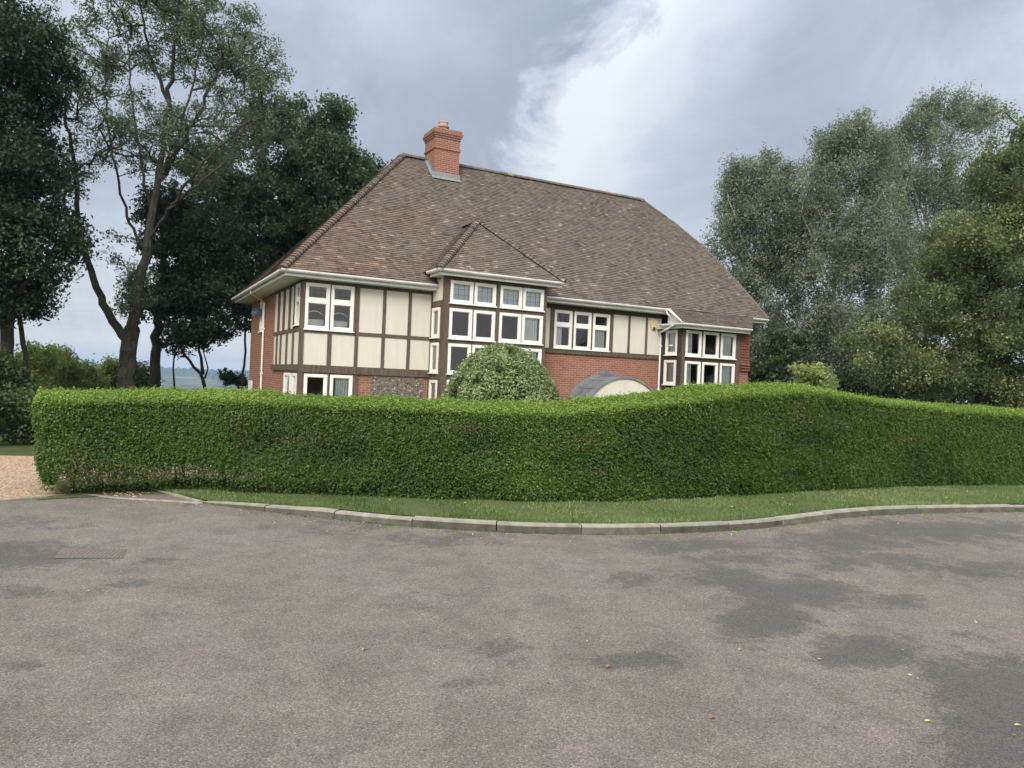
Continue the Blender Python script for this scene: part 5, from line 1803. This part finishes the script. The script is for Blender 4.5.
Y = 44.0
birch(752, 155, Y, [blob(768, 166, Y, 9, 20, .8, 3), blob(738, 185, Y, 10, 22, .8, 3), blob(786, 182, Y, 9, 20, .8, 3), blob(752, 205, Y, 36, 48, 2.6), blob(730, 240, Y, 26, 36, 2), blob(775, 250, Y, 38, 45, 2.6), blob(750, 290, Y, 40, 40, 2.8), blob(758, 340, Y, 40, 40, 2.8), blob(742, 172, Y, 22, 20, 1.4), blob(790, 300, Y, 30, 50, 2.4, 6), blob(790, 225, Y, 24, 50, 2.2), blob(768, 185, Y, 20, 26, 1.6)], 51, 'silvery green tall tree nearest the right end of the roof')
Y = 42.0
birch(832, 122, Y, [blob(826, 150, Y, 9, 24, .8, 3), blob(858, 132, Y, 9, 22, .8, 3), blob(842, 140, Y, 8, 20, .8, 3), blob(878, 150, Y, 9, 24, .8, 3), blob(838, 160, Y, 26, 40, 2.2), blob(822, 205, Y, 40, 45, 2.8), blob(850, 250, Y, 42, 48, 2.8), blob(812, 280, Y, 36, 50, 2.6), blob(840, 335, Y, 48, 40, 3), blob(868, 180, Y, 32, 50, 2.4), blob(800, 215, Y, 26, 50, 2.4), blob(870, 305, Y, 34, 40, 2.4, 6), blob(880, 240, Y, 30, 60, 2.4), blob(850, 140, Y, 14, 20, 1.2)], 52, 'tall silvery tree with twin pointed tops, middle of the group behind the house')
Y = 46.0
birch(925, 102, Y, [blob(918, 118, Y, 8, 24, .8, 3), blob(936, 110, Y, 8, 22, .8, 3), blob(960, 108, Y, 9, 20, .8, 3), blob(984, 114, Y, 9, 18, .8, 3), blob(900, 140, Y, 9, 24, .8, 3), blob(925, 135, Y, 30, 34, 2), blob(900, 175, Y, 38, 45, 2.6), blob(945, 190, Y, 45, 55, 2.6), blob(962, 125, Y, 34, 22, 1.8), blob(905, 260, Y, 46, 60, 2.8), blob(900, 330, Y, 46, 48, 2.8), blob(975, 250, Y, 40, 70, 2.6)], 53, 'tallest silvery tree with a thin see-through top, right of the group')
# dark understorey behind
for i, (x, tp_, rx, Y_, lb_) in enumerate(((775, 318, 34, 40, 'dark shrub filling the gap right of the hung tiles'), (830, 300, 40, 46, 'dark broad shrub under the middle silvery tree'), (890, 318, 40, 40, 'dark shrub at the foot of the tallest silvery tree'), (720, 300, 36, 49, 'dark shrub hidden mostly behind the right roof end'), (960, 330, 50, 38, 'dark shrub behind the yellowing tree on the right'))):
    shrub(x, tp_, rx, Y_, M['under_leaf'], 60 + i, lb_, 9000, ls=.19, cl=110, cr=.6, tone=.25)

for i, (x, tp_, rx, Y_, lb_) in enumerate(((1000, 372, 40, 30, 'low dark shrub under the big yellow-green tree at the right edge'), (915, 368, 40, 31, 'low dark shrub under the left branches of the big yellow-green tree'), (860, 350, 36, 36, 'dark shrub between the pale yellow-green shrub and the big yellow-green tree'))):
    shrub(x, tp_, rx, Y_, M['under_leaf'], 70 + i, lb_, 9000, ls=.15, cl=110, cr=.5, tone=.3)

# big yellowing tree on the right
Y = 22.0
b0 = gb(985, Y)
limbs = [([b0, A3(985, 350, Y), A3(990, 280, Y), A3(1000, 200, Y), A3(1015, 130, Y)], 0.26, 0.06), ([A3(986, 340, Y), A3(955, 322, Y), A3(930, 312, Y)], 0.08, 0.03), ([A3(988, 320, Y), A3(1040, 280, Y), A3(1080, 220, Y)], 0.1, 0.04), ([A3(988, 300, Y), A3(990, 320, Y - 1.6), A3(985, 330, Y - 2.4)], .06, .03)]
blobs = [blob(1024, 132, Y, 28, 42, 1.5), blob(1002, 190, Y, 32, 40, 1.6), blob(1050, 200, Y, 56, 60, 2.2), blob(968, 250, Y, 36, 38, 1.8), blob(1000, 270, Y, 62, 50, 2.4), blob(918, 306, Y, 34, 28, 1.6), blob(962, 325, Y, 60, 42, 2.2), blob(870, 352, Y, 34, 24, 1.4), blob(1050, 340, Y, 70, 50, 2.4), blob(925, 368, Y, 70, 22, 1.8), blob(1090, 250, Y, 50, 100, 2.2), blob(1000, 385, Y, 60, 18, 1.6)]
grow('deciduous_tree', 'big bushy yellow-green tree overhanging the right end of the hedge', 'tree', b0, limbs, blobs, 620, 190000, 0.088, 0.46, M['maple_leaf'], M['bark'], 54, shell=.28, tone=.42, tspread=.26)

# ------------------------------------------------------------------ small things on the road
# ribbed drain cover
q = [gnd(53, 558.5), gnd(122, 558.5), gnd(127, 549.5), gnd(62, 549)]
mb = MB()
P = [Vector(p_) for p_ in q]
def bil(s, t): return P[0] * (1 - s) * (1 - t) + P[1] * s * (1 - t) + P[2] * s * t + P[3] * (1 - s) * t
cz_ = Vector((0, 0, 0.005))
org = bil(.5, .5)
mb.face([bil(0, 0) + cz_ - org, bil(1, 0) + cz_ - org, bil(1, 1) + cz_ - org, bil(0, 1) + cz_ - org])
cov = mb.build('drain_cover', M['apron'])
cov.location = org
tag(cov, 'worn rectangular cover with diagonal ribs set in the asphalt near the hedge end', 'drain cover')
mb = MB()
for i in range(15):
    s = i / 15
    a, b = bil(s, 0.04), bil(min(1, s + .1), 0.96)
    mb.tube([a + Vector((0, 0, .006)) - org, b + Vector((0, 0, .004)) - org], 0.004, 5)
mb.build('ribs', M['asphalt'], cov)

# weeds and moss where the road meets the kerb
wq = []
wt = []
for _ in range(70):
    i = int(rng.integers(0, len(kerb) - 1))
    c_ = np.array([kerb[i][0] - nor[i][0] * rng.uniform(0, .03), kerb[i][1] - nor[i][1] * rng.uniform(0, .03), 0.0])
    m_ = int(rng.integers(5, 26))
    b_ = c_ + np.column_stack([rng.normal(0, .03, m_), rng.normal(0, .012, m_), np.zeros(m_)])
    t_ = b_ + np.column_stack([rng.normal(0, .015, m_), rng.normal(0, .012, m_), rng.uniform(.008, .04, m_)])
    sdd = np.column_stack([np.full(m_, .005), np.zeros(m_), np.zeros(m_)])
    wq.append(np.stack([b_ - sdd, b_ + sdd, t_], 1).reshape(-1, 3)); wt.append(rng.uniform(0, .35, m_))
o = fast_mesh('kerb_weeds', np.concatenate(wq), 3, np.concatenate(wt), M['grass_blade'])
tag(o, 'sparse weeds and moss growing along the foot of the kerb', 'weeds', kind='stuff')

# fallen leaves
def leaf_mesh(mat, sz):
    mb = MB()
    pr = [(0, -.5), (.22, -.25), (.3, .05), (.15, .35), (0, .55), (-.15, .35), (-.3, .05), (-.22, -.25)]
    for i in range(8):
        a, b = pr[i], pr[(i + 1) % 8]
        mb.face([(0, 0, .004), (a[0] * sz, a[1] * sz, .006 + abs(a[0]) * sz * .5), (b[0] * sz, b[1] * sz, .006 + abs(b[0]) * sz * .5)], [(0, 0)] * 3, random.random())
    return mb
LEAFPX = [(608, 667, 'brown', 'rust brown leaf beside the small damp patch in mid road'), (712, 718, 'brown', 'brown leaf lying alone in the lower right of the road'),
          (88, 592, 'pale', 'pale leaf near the left damp patch'), (205, 588, 'green', 'small green leaf left of the road centre'), (549, 684, 'green', 'small green sprig lying in the lower centre of the road'),
          (655, 566, 'pale', 'yellow leaf a little out from the kerb'), (597, 552, 'pale', 'pale leaf close to the kerb at its lowest bend'), (835, 632, 'pale', 'pale leaf at the head of the long damp patch'),
          (820, 660, 'pale', 'tiny pale leaf between the two damp patches'), (903, 650, 'pale', 'pale leaf on the edge of the right damp patch'), (1000, 637, 'pale', 'yellow leaf at the far right of the road'),
          (1018, 726, 'pale', 'large pale leaf at the bottom right corner'), (740, 650, 'pale', 'pale leaf beside the dark wedge of damp'), (928, 722, 'pale', 'thin pale leaf on the lower right'), (364, 650, 'pale', 'small pale leaf left of centre'), (240, 511, 'pale', 'yellow leaf by the start of the kerb')]
protos = {k_: None for k_ in ('brown', 'pale', 'green')}
for (x, y, kd, lb) in LEAFPX:
    if protos[kd] is None:
        mtx = {'brown': M['brown_litter'], 'pale': M['litter'], 'green': M['bush_leaf']}[kd]
        o = leaf_mesh(mtx, .075 if kd != 'pale' else .06).build('fallen_leaf', mtx)
        protos[kd] = o
    else:
        o = protos[kd].copy(); C.objects.link(o)
    p_ = gnd(x, y)
    o.location = (p_[0], p_[1], 0.0); o.rotation_euler = (0, 0, random.uniform(0, 6.28))
    sc = random.uniform(.45, .8); o.scale = (sc, sc, sc)
    tag(o, lb, 'leaf', 'fallen leaves on the road')
nlt = 1500
lx = rng.uniform(-9, 12, nlt); ly = rng.uniform(2.2, 11, nlt)
ke = np.interp(lx, edge_line[:, 0], edge_line[:, 1])
near_k = rng.uniform(0, 1, nlt) < 0.8
ly = np.where(near_k, ke - np.abs(rng.normal(0, .22, nlt)) - .03, ly)
ok = ly < ke - .02
PL = np.column_stack([lx, ly, np.full(nlt, .008)])[ok]
o = fast_mesh('leaf_litter', leaf_quads(PL, np.tile([0, 0, 1.0], (len(PL), 1)) + rng.normal(0, .25, PL.shape), .022, .013, rng), 4, rng.uniform(0, 1, len(PL)), M['litter'])
tag(o, 'tiny leaf fragments and crumbs scattered over the asphalt', 'leaf litter', kind='stuff')
PL = []
gi = rng.integers(0, len(va) - 1, 260); uu = rng.uniform(0, .8, 260)[:, None]
PL = va[gi] * (1 - uu) + vb[gi] * uu
PL = np.column_stack([PL, np.full(260, VZ + .045)])
o = fast_mesh('verge_leaf_litter', leaf_quads(PL, np.tile([0, 0, 1.0], (len(PL), 1)) + rng.normal(0, .4, PL.shape), .034, .022, rng), 4, rng.uniform(0, .8, len(PL)), M['litter'])
tag(o, 'pale fallen leaves scattered through the verge grass', 'leaf litter', kind='stuff')

# ------------------------------------------------------------------ air
HAZE = True
if HAZE:
    mb = MB(); mb.box(-3800, 3800, -600, 4300, -70, 40)
    hm = bpy.data.materials.new('air'); hm.use_nodes = True
    hn_, hl_ = hm.node_tree.nodes, hm.node_tree.links
    hn_.clear()
    ho = hn_.new('ShaderNodeOutputMaterial'); hv = hn_.new('ShaderNodeVolumePrincipled')
    hv.inputs['Color'].default_value = (0.50, 0.72, 1.0, 1); hv.inputs['Density'].default_value = 0.00020
    hl_.new(hv.outputs[0], ho.inputs['Volume'])
    o = mb.build('haze', hm)
    tag(o, 'thin blue haze between the house and the far hills', 'haze', kind='stuff')
